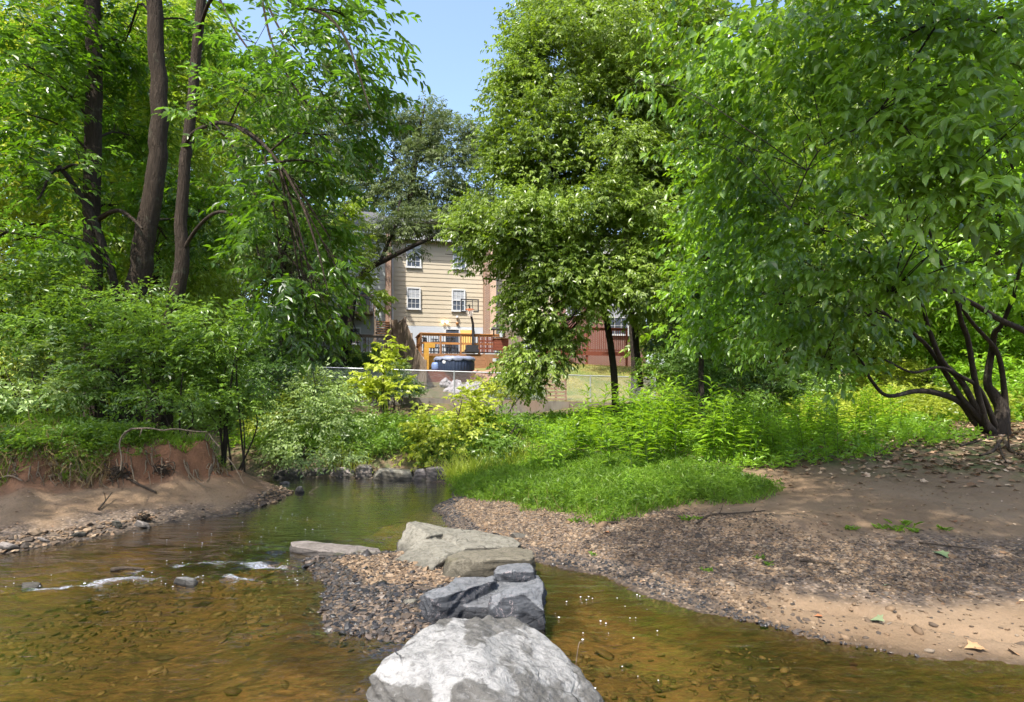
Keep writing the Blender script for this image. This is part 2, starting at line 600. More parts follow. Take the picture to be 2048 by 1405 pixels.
def water_mat():
    m = NT('creek_water')
    co = m.coord('Object')
    rip = m.attr('riffle')
    w1 = m.noise(7.5, 3, .5, m.mapping(co, (.55, 1.5, 1), (0, 0, .15)), .4)
    w2 = m.noise(26, 3, .55, m.mapping(co, (.6, 1.5, 1), (0, 0, -.2)), .3)
    h = m.math('ADD', w1, m.math('MULTIPLY', w2, .32))
    amp = m.math('MULTIPLY_ADD', rip, .034, .0125)
    bp = m.n('ShaderNodeBump', {'Height': h, 'Strength': .75, 'Distance': amp}).outputs[0]
    fr = m.n('ShaderNodeFresnel', {'IOR': 1.34, 'Normal': bp}).outputs[0]
    fr = m.math('MINIMUM', m.math('MULTIPLY_ADD', fr, 2.0, .012), 1.0)
    g = m.n('ShaderNodeBsdfGlossy', {'Color': (.95, .97, 1, 1), 'Roughness': .035, 'Normal': bp}).outputs[0]
    t = m.n('ShaderNodeBsdfTransparent', {'Color': (.84, .76, .58, 1)}).outputs[0]
    sh = m.n('ShaderNodeMixShader', {0: fr, 1: t, 2: g}).outputs[0]
    glint = m.noise(75, 6, .8, m.mapping(co, (.4, 1.8, 1), (0, 0, .12)), 1.5)
    glint = m.ramp(m.math('MULTIPLY', m.math('ADD', glint, .12), m.math('MULTIPLY', rip, 1.5)), [(.86, 0), (1.25, .55)])  # sky glints on the riffle, painted as a pale diffuse colour
    d = m.n('ShaderNodeBsdfDiffuse', {'Color': (.50, .53, .60, 1)}).outputs[0]
    return m.done(m.n('ShaderNodeMixShader', {0: glint, 1: sh, 2: d}).outputs[0])


M['water'] = water_mat()


def rock_mat(name, base, dark, light, vein=None, moss=None, scale=1.0, wet=.4):
    """fractured stone: 'chip' attribute marks broken faces and steep sides painted darker as shade, the rest stays pale weathered skin"""
    m = NT(name)
    co = m.coord('Object')
    chip_shade = m.attr('chip_shade')
    n1 = m.noise(3.5 * scale, 8, .68, co, .5)
    n2 = m.noise(16 * scale, 7, .7, co, .8)
    st = m.noise(4 * scale, 6, .65, m.mapping(co, (1, 2, 9), (.35, .25, .1)), .5)
    c = m.mix(n1, base, light)
    c = m.mix(m.ramp(n2, [(.47, 0), (.62, .8)]), c, tuple(.62 * x for x in base))
    c = m.mix(m.ramp(m.noise(55 * scale, 5, .75, co), [(.55, 0), (.68, .6)]), c, tuple(.4 * x for x in base))
    c = m.mix(m.ramp(m.noise(6 * scale, 5, .6, m.mapping(co, (1, 1, 3), (.3, .2, .1)), 1.2), [(.57, 0), (.66, .38)]), c, tuple(.5 * a_ + .5 * b_ for a_, b_ in zip(base, dark)))
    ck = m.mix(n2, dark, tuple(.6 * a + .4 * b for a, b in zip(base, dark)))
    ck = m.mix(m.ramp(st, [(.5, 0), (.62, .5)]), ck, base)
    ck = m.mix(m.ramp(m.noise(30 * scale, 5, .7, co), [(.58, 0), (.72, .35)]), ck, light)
    e = m.math('ADD', chip_shade, m.math('MULTIPLY_ADD', n2, .9, -.45))
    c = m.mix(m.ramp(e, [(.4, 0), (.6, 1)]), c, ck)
    if vein:
        v = m.noise(5.5 * scale, 5, .6, m.mapping(co, (1, 1.2, .45), (.4, .5, .2)), 1.8)
        vv = m.math('MULTIPLY', m.ramp(m.math('ABSOLUTE', m.math('SUBTRACT', v, .5)), [(.0, 1), (.010, 0)]), m.ramp(n1, [(.46, 0), (.6, 1)]))
        c = m.mix(m.math('MULTIPLY', vv, .7), c, vein)
    cr = m.n('ShaderNodeTexVoronoi', {'Vector': m.mapping(co, (1, 1, 1.6), (.2, .4, .5)), 'Scale': 3.2 * scale, 'Detail': 2.0}, feature='DISTANCE_TO_EDGE').outputs['Distance']
    crk = m.math('MULTIPLY', m.ramp(cr, [(.0, 1), (.02, 0)]), m.ramp(m.noise(2.0, 3, .5, co), [(.52, 0), (.62, 1)]))
    c = m.mix(m.math('MULTIPLY', crk, .7), c, tuple(.35 * x for x in dark))
    if moss:
        mo = m.ramp(m.noise(2.3 * scale, 5, .6, co), [(.55, 0), (.68, .7)])
        c = m.mix(mo, c, moss)
    li = m.n('ShaderNodeTexVoronoi', {'Vector': co, 'Scale': 13.0 * scale, 'Randomness': 1.0}).outputs['Distance']
    li = m.math('MULTIPLY', m.ramp(m.math('ADD', li, m.math('MULTIPLY', n2, .25)), [(.22, 1), (.30, 0)]), m.ramp(m.noise(2.6, 3, .5, co), [(.5, 0), (.6, 1)]))
    c = m.mix(m.math('MULTIPLY', li, .55), c, tuple(.7 * x + .03 for x in dark))
    z = m.n('ShaderNodeSeparateXYZ', {'Vector': m.n('ShaderNodeNewGeometry').outputs['Position']}).outputs[2]
    wz = m.math('MULTIPLY', m.ramp(m.math('ADD', z, m.math('MULTIPLY_ADD', n1, .1, -.05)), [(.03, 1), (.13, 0)]), wet)
    c = m.mix(wz, c, tuple(.35 * x for x in dark))
    h = m.math('ADD', m.math('MULTIPLY', n2, .8), m.math('ADD', m.math('MULTIPLY', st, .6), m.math('MULTIPLY', crk, -.5)))
    return m.done(m.pbr(c, .85, .25, m.bump(h, .85, .03)))


M['rock_pale'] = rock_mat('rock_pale', (.21, .205, .20), (.045, .04, .032), (.35, .342, .33), None, None, 1.0, .75)
M['rock_blue'] = rock_mat('rock_blue', (.10, .104, .112), (.015, .017, .022), (.19, .195, .205), (.42, .34, .34), None, 1.2, .7)
M['rock_tan'] = rock_mat('rock_tan', (.150, .137, .108), (.032, .028, .022), (.25, .235, .195), None, None, 1.1, .6)
M['rock_tan2'] = rock_mat('rock_tan2', (.115, .10, .072), (.032, .028, .02), (.19, .17, .13), None, (.10, .092, .045), 1.3, .6)
M['rock_bank'] = rock_mat('rock_bank', (.24, .20, .175), (.06, .055, .05), (.42, .37, .34), None, (.10, .12, .04), 1.3, .6)
M['rock_dark'] = rock_mat('rock_shadow', (.10, .09, .075), (.03, .028, .024), (.17, .155, .13), None, (.08, .10, .03), 1.5, .5)  # dark stone; also holds the shade under the far bushes in its colour


def attr_col(name, stops, rough=.75, spec=.3):
    m = NT(name)
    r = m.attr('rnd')
    c = m.ramp(r, stops)
    n = m.noise(60, 3, .6, m.coord('Object'))
    c = m.mix(n, m.mix(1.0, c, .7, 'MULTIPLY'), c)
    return m.done(m.pbr(c, rough, spec))


M['gravel'] = attr_col('gravel_stone', [(0, (.045, .036, .029)), (.25, (.085, .062, .045)), (.5, (.155, .10, .058)), (.72, (.21, .14, .084)), (.9, (.30, .22, .145)), (1, (.16, .13, .10))], .8)
M['gravel_wet'] = attr_col('gravel_wet', [(0, (.016, .016, .019)), (.4, (.032, .030, .031)), (.7, (.058, .048, .042)), (.9, (.10, .072, .052)), (1, (.13, .10, .08))], .42, .4)
M['bed_stone'] = attr_col('bed_stone', [(0, (.035, .03, .014)), (.4, (.095, .064, .026)), (.75, (.155, .108, .048)), (1, (.21, .155, .078))], .7)
M['dead_leaf'] = attr_col('dead_leaf', [(0, (.13, .075, .04)), (.35, (.26, .155, .085)), (.7, (.40, .27, .16)), (1, (.48, .36, .25))], .8)
M['orange_leaf'] = attr_col('orange_leaf', [(0, (.32, .12, .05)), (.5, (.38, .17, .075)), (1, (.40, .24, .12))], .7)
M['green_leaf'] = attr_col('green_leaf', [(0, (.14, .20, .09)), (1, (.24, .28, .16))], .6)
M['foam'] = plain('foam_fleck', (.82, .83, .86), .6, .3, .05, 9)
M['stick'] = bark_mat('stick_wood', (.20, .15, .10), (.38, .30, .21), 3.0)
M['stick_dark'] = bark_mat('stick_dark', (.06, .045, .032), (.13, .10, .075), 3.0)
# ------------------------------------------------------------------ terrain
RIGHT = np.array([(60, -20), (14, -3), (6, 1.75), (4.2, 2.75), (2.93, 3.43), (2.32, 3.59), (1.86, 3.88), (1.35, 4.3), (1.06, 4.63), (.76, 5.19), (.25, 5.5), (-.15, 5.9),
                  (-.62, 6.6), (-.9, 7.4), (-1.08, 7.95), (-1.06, 8.35), (-.93, 8.9), (-.98, 9.5), (-1.2, 10.3), (-2.0, 10.75), (-3.2, 10.85), (-4.6, 10.95),
                  (-6.2, 11.6), (-9, 13.2), (-14, 16.5), (-40, 30), (-90, 60), (-90, 200), (120, 200), (120, -20)], float)
LEFT = np.array([(-90, -20), (-20, 1.2), (-12, 3.9), (-8, 5.0), (-6.2, 5.45), (-4.97, 5.86), (-4.47, 6.51), (-4.15, 7.05), (-3.55, 7.7), (-3.33, 8.5), (-3.42, 9.37), (-3.75, 9.6),
                 (-4.6, 9.75), (-6.6, 10.2), (-9.6, 11.8), (-15, 15.2), (-42, 28), (-90, 50)], float)
ISLE = np.array([(-1.95, 5.65), (-1.5, 4.85), (-1.42, 4.45), (-1.2, 3.98), (-.75, 3.78), (-.3, 3.9), (.1, 4.4), (.1, 5.3), (-.6, 6.1), (-1.1, 6.0), (-1.6, 5.85)], float)


def sdist(poly, x, y):
    x, y = np.broadcast_arrays(np.asarray(x, float), np.asarray(y, float))
    d2 = np.full(x.shape, 1e9)
    ins = np.zeros(x.shape, bool)
    n = len(poly)
    for i in range(n):
        ax, ay = poly[i]
        bx, by = poly[(i + 1) % n]
        ex, ey = bx - ax, by - ay
        t = np.clip(((x - ax) * ex + (y - ay) * ey) / (ex * ex + ey * ey), 0, 1)
        d2 = np.minimum(d2, (x - ax - t * ex) ** 2 + (y - ay - t * ey) ** 2)
        c = (ay > y) != (by > y)
        ins ^= c & (x < (bx - ax) * (y - ay) / (by - ay + 1e-12) + ax)
    return np.where(ins, 1, -1) * np.sqrt(d2)


def wall_y(x):
    return 24.0 + (np.asarray(x, float) + 7.68) * (2 / 13.66)


def wall_top(x):
    return 1.36 - (np.clip(np.asarray(x, float), -14, 14) + 7.0) * (.34 / 12.5)


def terrain_parts(x, y):
    wob = .10 * fbm(xyz(x * 1.7, y * 1.7), 3, 5) + .03 * fbm(xyz(x * 9, y * 9), 2, 9)
    sr, sl, si = sdist(RIGHT, x, y) + wob, sdist(LEFT, x, y) + wob, sdist(ISLE, x, y) + wob * .9
    bed = -.05 - .20 * sstep(0, 1.3, -np.maximum(np.maximum(sr, sl), si))
    bed = bed - .28 * sstep(5.2, 7.5, y) * sstep(.2, 1.2, -np.maximum(np.maximum(sr, sl), si))
    bed = bed + .035 * fbm(xyz(x * 3, y * 3), 3, 21)
    # right bar: a long gentle beach of sand and gravel, far bank a steep metre
    zr = np.interp(sr, [-.3, 0, .25, .5, 1, 2.5, 3.6, 5, 7.3, 9, 14], [-.08, 0, .045, .07, .13, .27, .35, .45, .78, .92, 1.1])
    zr = zr + sstep(.3, 1.2, sr) * (.035 * fbm(xyz(x * 1.3, y * 1.3), 4, 3) + .012 * fbm(xyz(x * 7, y * 7), 3, 4))
    mound = np.exp(-(((x - 2.35) / .75) ** 2 + ((y - 6.0) / .42) ** 2)) * .10
    step = -.05 * sstep(.12, .0, np.abs(sr - .42 - .12 * fbm(xyz(x * 2, y * 2), 2, 33))) * sstep(1.6, 2.4, x) * sstep(5, 4, y)
    far = sstep(10.2, 11.2, y + .12 * x) * sstep(6, -1, x)
    zf = np.interp(sr, [-.3, 0, .25, .6, 1.2, 2.5, 20], [-.08, .0, .12, .38, .50, .55, .42])
    zr = (zr + mound + step) * (1 - far) + zf * far
    # left bank: beach, undercut clay face, grassy shoulder, flood plain
    k = 1 + 1.1 * sstep(7.4, 9.2, y)
    e = sl * k
    zl = np.interp(e, [-.3, 0, .3, 1.1, 1.6, 1.75, 1.95, 2.15, 3.2, 4.5, 8, 30], [-.08, 0, .08, .29, .41, .50, .78, .84, 1.16, 1.38, 1.5, 1.9])
    zl = zl + sstep(1.2, 1.6, e) * sstep(2.6, 2.0, e) * .13 * fbm(xyz(x * 4.5, y * 4.5), 4, 16) + sstep(.2, 1, e) * (.04 * fbm(xyz(x * 2.4, y * 2.4), 4, 13) + .012 * fbm(xyz(x * 11, y * 11), 3, 14)) + sstep(1.9, 2.6, e) * .07 * fbm(xyz(x * 1.6, y * 1.6), 3, 15)
    zi = np.interp(si, [-.3, 0, .2, .5, 1], [-.07, 0, .03, .055, .075]) + .012 * fbm(xyz(x * 6, y * 6), 3, 41)
    z = np.where(sr > 0, zr, np.where(sl > 0, zl, np.where(si > 0, zi, bed)))
    z = np.maximum(z, np.where(sr > -.3, np.minimum(zr, .0) * 1.0 - 0.0, -9) * (sr > -.3) + (sr <= -.3) * -9) if False else z
    # behind the retaining wall: yards rising to the houses
    yw = wall_y(x)
    up = sstep(-.02, .12, y - yw - .1)
    yard = wall_top(x) - .10 + np.interp(y - yw, [0, 2.5, 4.5, 9.5, 13, 40, 90], [0, .10, .62, 2.05, 2.2, 3.6, 6])
    yard = yard + .05 * fbm(xyz(x, y), 3, 51)
    inside = sstep(-24, -20, x)
    z = z * (1 - up * inside) + yard * up * inside
    z = z + (1 - inside) * sstep(26, 60, y) * 3
    return z, sr, sl, si, e, far, up * inside


def height(x, y):
    return terrain_parts(np.asarray(x, float), np.asarray(y, float))[0]


def ground_at(u, v, dmin=2.4, dmax=70):
    """where the ray through photo pixel (u, v) meets the ground"""
    d = np.geomspace(dmin, dmax, 900)
    p = np.stack([(u - U0) / F * d, d, CAMH - (v - VH) / F * d], -1)
    hit = np.nonzero(p[:, 2] <= height(p[:, 0], p[:, 1]))[0]
    q = p[hit[0]] if len(hit) else p[-1]
    return np.array([q[0], q[1], float(height(q[0], q[1]))])


GR = [ground_at(*q)[:2] for q in ((893, 968), (905, 990), (960, 1003), (1020, 1014), (1100, 1036), (1200, 1046), (1285, 1040), (1345, 1022), (1400, 1012),
                                  (1480, 1010), (1560, 1003), (1578, 988), (1500, 962), (1440, 940), (1400, 925), (1250, 915), (1000, 900), (900, 905))]
GRASS = np.array(GR, float)


def build_ground():
    def axis(lo, hi, fine0, fine1, st, g=1.18):
        a = list(np.arange(fine0, fine1, st))
        s = st
        while a[-1] < hi:
            s *= g
            a.append(a[-1] + s)
        b = [a[0]]
        s = st
        while b[-1] > lo:
            s *= g
            b.append(b[-1] - s)
        return np.array(b[:0:-1] + a)
    xs = axis(-150, 150, -7.5, 8.5, .045)
    ys = axis(-40, 190, 2.2, 12.0, .045)
    X, Y = np.meshgrid(xs, ys)
    Z, sr, sl, si, e, far, yard = terrain_parts(X, Y)
    land = np.maximum(np.maximum(sr, sl), si)
    gr = sdist(GRASS, X, Y)
    nz = fbm(xyz(X * 1.2, Y * 1.2), 4, 61)
    n2 = fbm(xyz(X * 4, Y * 4), 3, 62)
    # sand / gravel share of the bar
    sand_r = sstep(1.55, 2.3, sr + .7 * nz + .25 * n2 - .4 * sstep(2.0, 4.5, X) + .55 * np.exp(-(((X - 2.4) / .9) ** 2 + ((Y - 6.1) / .5) ** 2)) * 2)
    sand_r = np.maximum(sand_r, sstep(1.35, 1.9, X) * sstep(1.0, .6, sr + .25 * nz) * sstep(5, 4.4, Y))
    gb = np.exp(-((sr - 1.55 - .12 * (X - 3)) / .62) ** 2) * sstep(1.0, 1.8, X)
    sand_r = np.clip(sand_r - .9 * gb * sstep(-.3, .2, nz + .5 * n2), 0, 1)
    sand = np.where(sr > 0, sand_r, np.where(sl > 0, sstep(.1, .45, sl + .2 * n2 - .25 * sstep(-3.9, -4.6, X)), .15))
    clay = np.where(sl > 0, sstep(1.2, 1.8, e + .25 * nz) * (1 - .2 * sstep(2.2, 3.0, e)) + .25 * sstep(8, 9, Y), 0)
    clay = np.clip(clay, 0, 1)
    lit = np.where(sl > 0, sstep(2.1, 2.7, e + .3 * nz), np.where(sr > 0, np.maximum(np.maximum(sstep(-.05, .3, gr + .1 * n2), sstep(4.6, 6.0, sr + .9 * nz)), far), 0))
    lit = np.clip(lit, 0, 1)
    wet = sstep(.16, .02, land + .05 * n2) * (land > -.4)
    wet = np.maximum(wet, .55 * sstep(.35, .0, land + .1 * nz))
    wet = np.maximum(wet, np.where(si > 0, .85 * sstep(.05, -.1, si - .45 + .2 * nz + .55 * sstep(4.9, 4.3, Y)), 0))
    bed = sstep(-.0, -.10, land)
    n = X.size
    idx = np.arange(n).reshape(X.shape)
    q = np.stack([idx[:-1, :-1], idx[:-1, 1:], idx[1:, 1:], idx[1:, :-1]], -1).reshape(-1, 4)
    me = mesh_np('ground', np.stack([X, Y, Z], -1), q.ravel(), np.arange(len(q)) * 4, M['ground'], smooth=True,
                 attrs={'wet': wet, 'bed': bed, 'deep': sstep(.14, .42, -Z) + 0 * Z, 'lawn': np.clip(yard * sstep(-3.5, -.5, X), 0, 1)},
                 vcol={'mask': np.stack([np.clip(sand, 0, 1), clay, lit, np.ones_like(lit)], -1)})
    return tag(link('ground', me), kind='structure')


build_ground()


def build_water():
    xs = np.concatenate([np.arange(-24, -7, .5), np.arange(-7, 4.5, .035), np.arange(4.5, 16, .5)])
    ys = np.concatenate([np.arange(-9, 2.4, .4), np.arange(2.4, 12, .035), np.arange(12, 26, .5)])
    X, Y = np.meshgrid(xs, ys)
    # the riffle runs from the left edge of the pool to the gravel islet, a second one below the islet
    yl = 5.02 + .10 * np.sin(X * 1.7) + .05 * np.sin(X * 4.1 + 1) + .11 * (X + 2.5)
    r = np.exp(-((Y - yl) / .10) ** 2) * sstep(-1.5, -2.1, X)
    r = np.maximum(r, .8 * np.exp(-((Y - yl - .33 + .1 * np.sin(X * 3)) / .17) ** 2) * sstep(-4.4, -3.4, X) * sstep(-1.7, -2.1, X))
    r = np.maximum(r, .75 * np.exp(-(((X + 1.45) / .55) ** 2 + ((Y - 3.95) / .13) ** 2)))
    r = np.maximum(r, .8 * np.exp(-(((X + 1.85) / .16) ** 2 + ((Y - 3.72) / .42) ** 2)))
    r = np.maximum(r, .7 * np.exp(-(((X + 1.35) / .35) ** 2 + ((Y - 6.35) / .12) ** 2)))
    r = np.maximum(r, .45 * np.exp(-(((X + 2.6) / .8) ** 2 + ((Y - 5.9) / .5) ** 2)))
    r = np.clip(r * (.75 + .9 * fbm(xyz(X * 2.2, Y * 3.5), 3, 74)), 0, 1)
    Z = .011 * fbm(xyz(X * 1.6, Y * 4.2), 3, 71) + r * (.045 * fbm(xyz(X * 5, Y * 11), 3, 72) + .022 * fbm(xyz(X * 13, Y * 20), 2, 73))
    calm = sstep(5.6, 7.5, Y)
    Z = Z * (1 - .7 * calm)
    n = X.size
    idx = np.arange(n).reshape(X.shape)
    q = np.stack([idx[:-1, :-1], idx[:-1, 1:], idx[1:, 1:], idx[1:, :-1]], -1).reshape(-1, 4)
    me = mesh_np('water', np.stack([X, Y, Z], -1), q.ravel(), np.arange(len(q)) * 4, M['water'], smooth=True, attrs={'riffle': np.clip(r, 0, 1)})
    return tag(link('water', me), kind='structure')


build_water()


# ------------------------------------------------------------------ boulders
def remeshed(hulls, vox):
    """union of convex hulls as an even voxel surface"""
    bm = bmesh.new()
    for pts in hulls:
        b2 = bmesh.new()
        for p in pts:
            b2.verts.new([float(c) for c in p])
        bmesh.ops.convex_hull(b2, input=b2.verts)
        bmesh.ops.delete(b2, geom=[v for v in b2.verts if not v.link_faces], context='VERTS')
        t = bpy.data.meshes.new('t')
        b2.to_mesh(t)
        b2.free()
        bm.from_mesh(t)
        bpy.data.meshes.remove(t)
    bmesh.ops.recalc_face_normals(bm, faces=bm.faces)
    t = bpy.data.meshes.new('t')
    bm.to_mesh(t)
    bm.free()
    o = bpy.data.objects.new('t', t)
    COL.objects.link(o)
    md = o.modifiers.new('r', 'REMESH')
    md.mode = 'VOXEL'
    md.voxel_size = vox
    dg = bpy.context.evaluated_depsgraph_get()
    me = bpy.data.meshes.new_from_object(o.evaluated_get(dg))
    bpy.data.objects.remove(o)
    bpy.data.meshes.remove(t)
    return me


def vn(me):
    a = np.empty(len(me.vertices) * 3, np.float32)
    me.vertices.foreach_get('co', a)
    nn = np.empty(len(me.vertices) * 3, np.float32)
    me.vertices.foreach_get('normal', nn)
    ed = np.empty(len(me.edges) * 2, np.int32)
    me.edges.foreach_get('vertices', ed)
    return a.reshape(-1, 3).astype(float), nn.reshape(-1, 3).astype(float), ed.reshape(-1, 2)


def relax(V, ed, it, f=.5):
    cnt = np.bincount(ed.ravel(), minlength=len(V)).astype(float)
    for _ in range(it):
        s = np.zeros_like(V)
        np.add.at(s, ed[:, 0], V[ed[:, 1]])
        np.add.at(s, ed[:, 1], V[ed[:, 0]])
        V = V * (1 - f) + f * s / np.maximum(cnt, 1)[:, None]
    return V


def boulder(name, label, hulls, mat, vox=.012, soft=3, rough=.04, strata=.018, sdir=(.2, .3, .93), fine=.004, seed=0, chip_shade=None, cat='boulder', freq=3.0, group=None):
    allp = np.vstack([np.array(h, float) for h in hulls])
    org = np.array([allp[:, 0].mean(), allp[:, 1].mean(), min(0.0, allp[:, 2].min())])
    me = remeshed([[np.array(p, float) - org for p in h] for h in hulls], vox)
    V, N, ed = vn(me)
    V = relax(V, ed, soft)
    me.vertices.foreach_set('co', V.astype(np.float32).ravel())
    me.update()
    V, N, ed = vn(me)
    N0 = relax(N, ed, 2)
    W = V + org
    s = unit(np.array(sdir))
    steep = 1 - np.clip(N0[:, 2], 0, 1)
    c = steep if chip_shade is None else chip_shade(W, N0)
    # flat fracture facets: cellular plane offsets, plus layering on the broken sides
    f1 = fbm(W * freq, 3, seed)
    rid = 1 - np.abs(fbm(W * freq * 1.9, 3, seed + 5)) * 2
    lay = W @ s
    st = np.abs(((lay * 16 + 1.5 * fbm(W * 2.5, 2, seed + 9)) % 1.0) - .5) * 2
    blocky = np.round(fbm(W * freq * 1.5, 2, seed + 7) * 3) / 3
    disp = rough * f1 + .35 * rough * blocky * np.clip(c, .25, 1) - .25 * rough * np.maximum(0, rid - .6) + strata * (st - .5) * np.clip(c * 1.3, .12, 1)
    disp = disp + fine * fbm(W * 22, 4, seed + 3, .6) * (.5 + 1.2 * np.clip(c, 0, 1))
    V = V + N0 * disp[:, None]
    me.vertices.foreach_set('co', V.astype(np.float32).ravel())
    at = me.attributes.new('chip_shade', 'FLOAT', 'POINT')
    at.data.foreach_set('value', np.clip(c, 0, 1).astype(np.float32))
    me.polygons.foreach_set('use_smooth', np.ones(len(me.polygons), bool))
    me.materials.clear()
    me.materials.append(mat)
    me.update()
    return tag(link(name, me, None, org), label, cat, group)


def px(*pts):
    return [P(*p) for p in pts]


# front boulder: pale weathered skin above a broken brown face, front shade painted in
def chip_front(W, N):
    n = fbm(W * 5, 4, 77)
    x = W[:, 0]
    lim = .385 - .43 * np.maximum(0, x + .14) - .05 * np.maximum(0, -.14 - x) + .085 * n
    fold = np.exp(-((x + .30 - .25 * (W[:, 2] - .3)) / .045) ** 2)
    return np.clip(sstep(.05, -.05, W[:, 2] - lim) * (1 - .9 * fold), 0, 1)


FB = [px((735, 1345, 2.62), (760, 1312, 2.70), (830, 1296, 2.95), (868, 1283, 3.1), (895, 1248, 3.25), (930, 1231, 3.35), (985, 1228, 3.40), (1035, 1236, 3.40), (1075, 1258, 3.4),
         (1098, 1277, 3.3), (1140, 1328, 3.15), (1185, 1378, 2.95), (1215, 1420, 2.85), (1225, 1500, 2.8), (738, 1420, 2.55), (745, 1500, 2.55), (900, 1450, 2.35), (1000, 1420, 2.38),
         (1120, 1470, 2.42), (960, 1300, 2.75), (880, 1330, 2.62)) + [(-.72, 2.7, -.3), (.5, 2.7, -.3), (.35, 3.55, -.3), (-.5, 3.45, -.3), (.0, 2.3, -.3)]]
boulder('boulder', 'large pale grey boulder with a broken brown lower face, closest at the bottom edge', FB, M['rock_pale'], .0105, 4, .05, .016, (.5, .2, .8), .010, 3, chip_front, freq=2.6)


# second: dark blue-grey block with a notch on top
def steep_shade(W, N):
    return sstep(.75, .35, N[:, 2])  # steep faces darkened: front shade painted into the stone colour


SB = [[(-.60, 4.08, -.25), (.25, 4.02, -.25), (.27, 4.9, -.25), (-.5, 4.85, -.25), (-.55, 4.12, .12), (.22, 4.08, .12), (.2, 4.75, .12), (-.45, 4.7, .14)],
      px((842, 1188, 4.14), (905, 1174, 4.30), (987, 1151, 4.55), (865, 1198, 4.03), (895, 1190, 4.05), (946, 1172, 4.20), (987, 1160, 4.38)) + [(-.64, 4.16, -.25), (-.56, 3.98, -.25), (-.42, 3.97, -.25), (-.22, 4.15, -.25), (-.1, 4.6, -.25), (-.5, 4.55, -.25)],
      px((987, 1141, 4.66), (993, 1133, 4.78), (1049, 1126, 4.85), (1059, 1127, 4.83), (1067, 1144, 4.62), (1030, 1144, 4.56), (990, 1148, 4.58)) + [(-.14, 4.55, -.2), (.17, 4.55, -.2), (.15, 4.9, -.2), (-.14, 4.9, -.2)],
      px((981, 1191, 4.08), (1010, 1193, 4.04), (1049, 1185, 4.05), (1079, 1160, 4.24), (1085, 1166, 4.15), (1090, 1222, 3.99), (1030, 1170, 4.36), (1000, 1181, 4.26)) + [(-.16, 4.02, -.25), (.22, 3.96, -.25), (.25, 4.4, -.25), (-.12, 4.4, -.25), (-.155, 4.0, .1)]]
boulder('boulder', 'dark blue grey notched boulder with white veins, in the middle of the stepping row', SB, M['rock_blue'], .0095, 1, .034, .016, (.3, -.55, .8), .008, 21, steep_shade, freq=4.0)

# third: squat tan block
TB = [px((893, 1110, 5.15), (925, 1100, 5.3), (1035, 1095, 5.45), (1066, 1100, 5.35), (1070, 1112, 5.15), (1058, 1120, 5.05), (905, 1118, 5.0), (985, 1118, 4.98)) +
      [(-.66, 5.0, -.2), (-.6, 4.85, -.05), (.20, 4.95, -.2), (.22, 5.4, -.2), (-.6, 5.4, -.2), tuple(P(884, 1170, 4.9))]]
boulder('boulder', 'squat tan boulder with a flat top between the dark block and the long slab', TB, M['rock_tan2'], .011, 3, .022, .008, (.1, .2, .95), .005, 31, steep_shade, freq=4)

# fourth: long slab that rears up at its far left end
LB = [px((814, 1042, 6.1), (830, 1039, 6.2), (862, 1044, 6.15), (905, 1062, 6.0), (838, 1056, 5.9), (858, 1072, 5.75), (812, 1106, 5.75), (797, 1085, 5.95)) +
      [(-1.15, 5.75, -.15), (-.75, 5.7, -.1), (-.6, 6.3, -.15), (-1.1, 6.3, -.15)],
      px((870, 1050, 6.2), (936, 1068, 6.1), (1020, 1072, 6.0), (1042, 1086, 5.75), (1036, 1094, 5.65), (930, 1096, 5.5), (897, 1078, 5.8)) +
      [(-.75, 5.6, -.1), (.08, 5.6, -.15), (.08, 6.1, -.15), (-.75, 6.3, -.15)],
      px((856, 1074, 5.85), (905, 1082, 5.75), (932, 1098, 5.5), (893, 1110, 5.3), (860, 1140, 5.1), (800, 1112, 5.5), (776, 1134, 5.35), (786, 1146, 5.2), (843, 1164, 5.0)) +
      [(-1.1, 5.25, -.05), (-.72, 5.0, -.05), (-.45, 5.5, -.1), (-1.0, 5.75, -.1)]]
boulder('boulder', 'long brown grey slab boulder with a raised horn at its far left end', LB, M['rock_tan'], .0105, 1, .032, .022, (.45, -.3, .8), .006, 43, lambda W, N: sstep(.7, .25, N[:, 2]), freq=3)  # same painted shade on the steep sides of the slab

# flat plank-like stone lying in the pool
PB = [px((580, 1084, 6.08), (604, 1081, 6.15), (700, 1090, 6.0), (757, 1097, 5.95), (762, 1103, 5.8), (735, 1110, 5.68), (640, 1102, 5.74), (583, 1092, 5.9)) +
      [(-2.18, 5.9, -.12), (-1.9, 5.75, -.12), (-1.34, 5.68, -.12), (-1.26, 5.9, -.12), (-2.15, 6.15, -.12)]]
boulder('flat_rock', 'long flat grey stone lying low in the pool left of the boulders', PB, M['rock_bank'], .010, 1, .012, .014, (.05, .1, .97), .005, 57, steep_shade, cat='rock', freq=5)
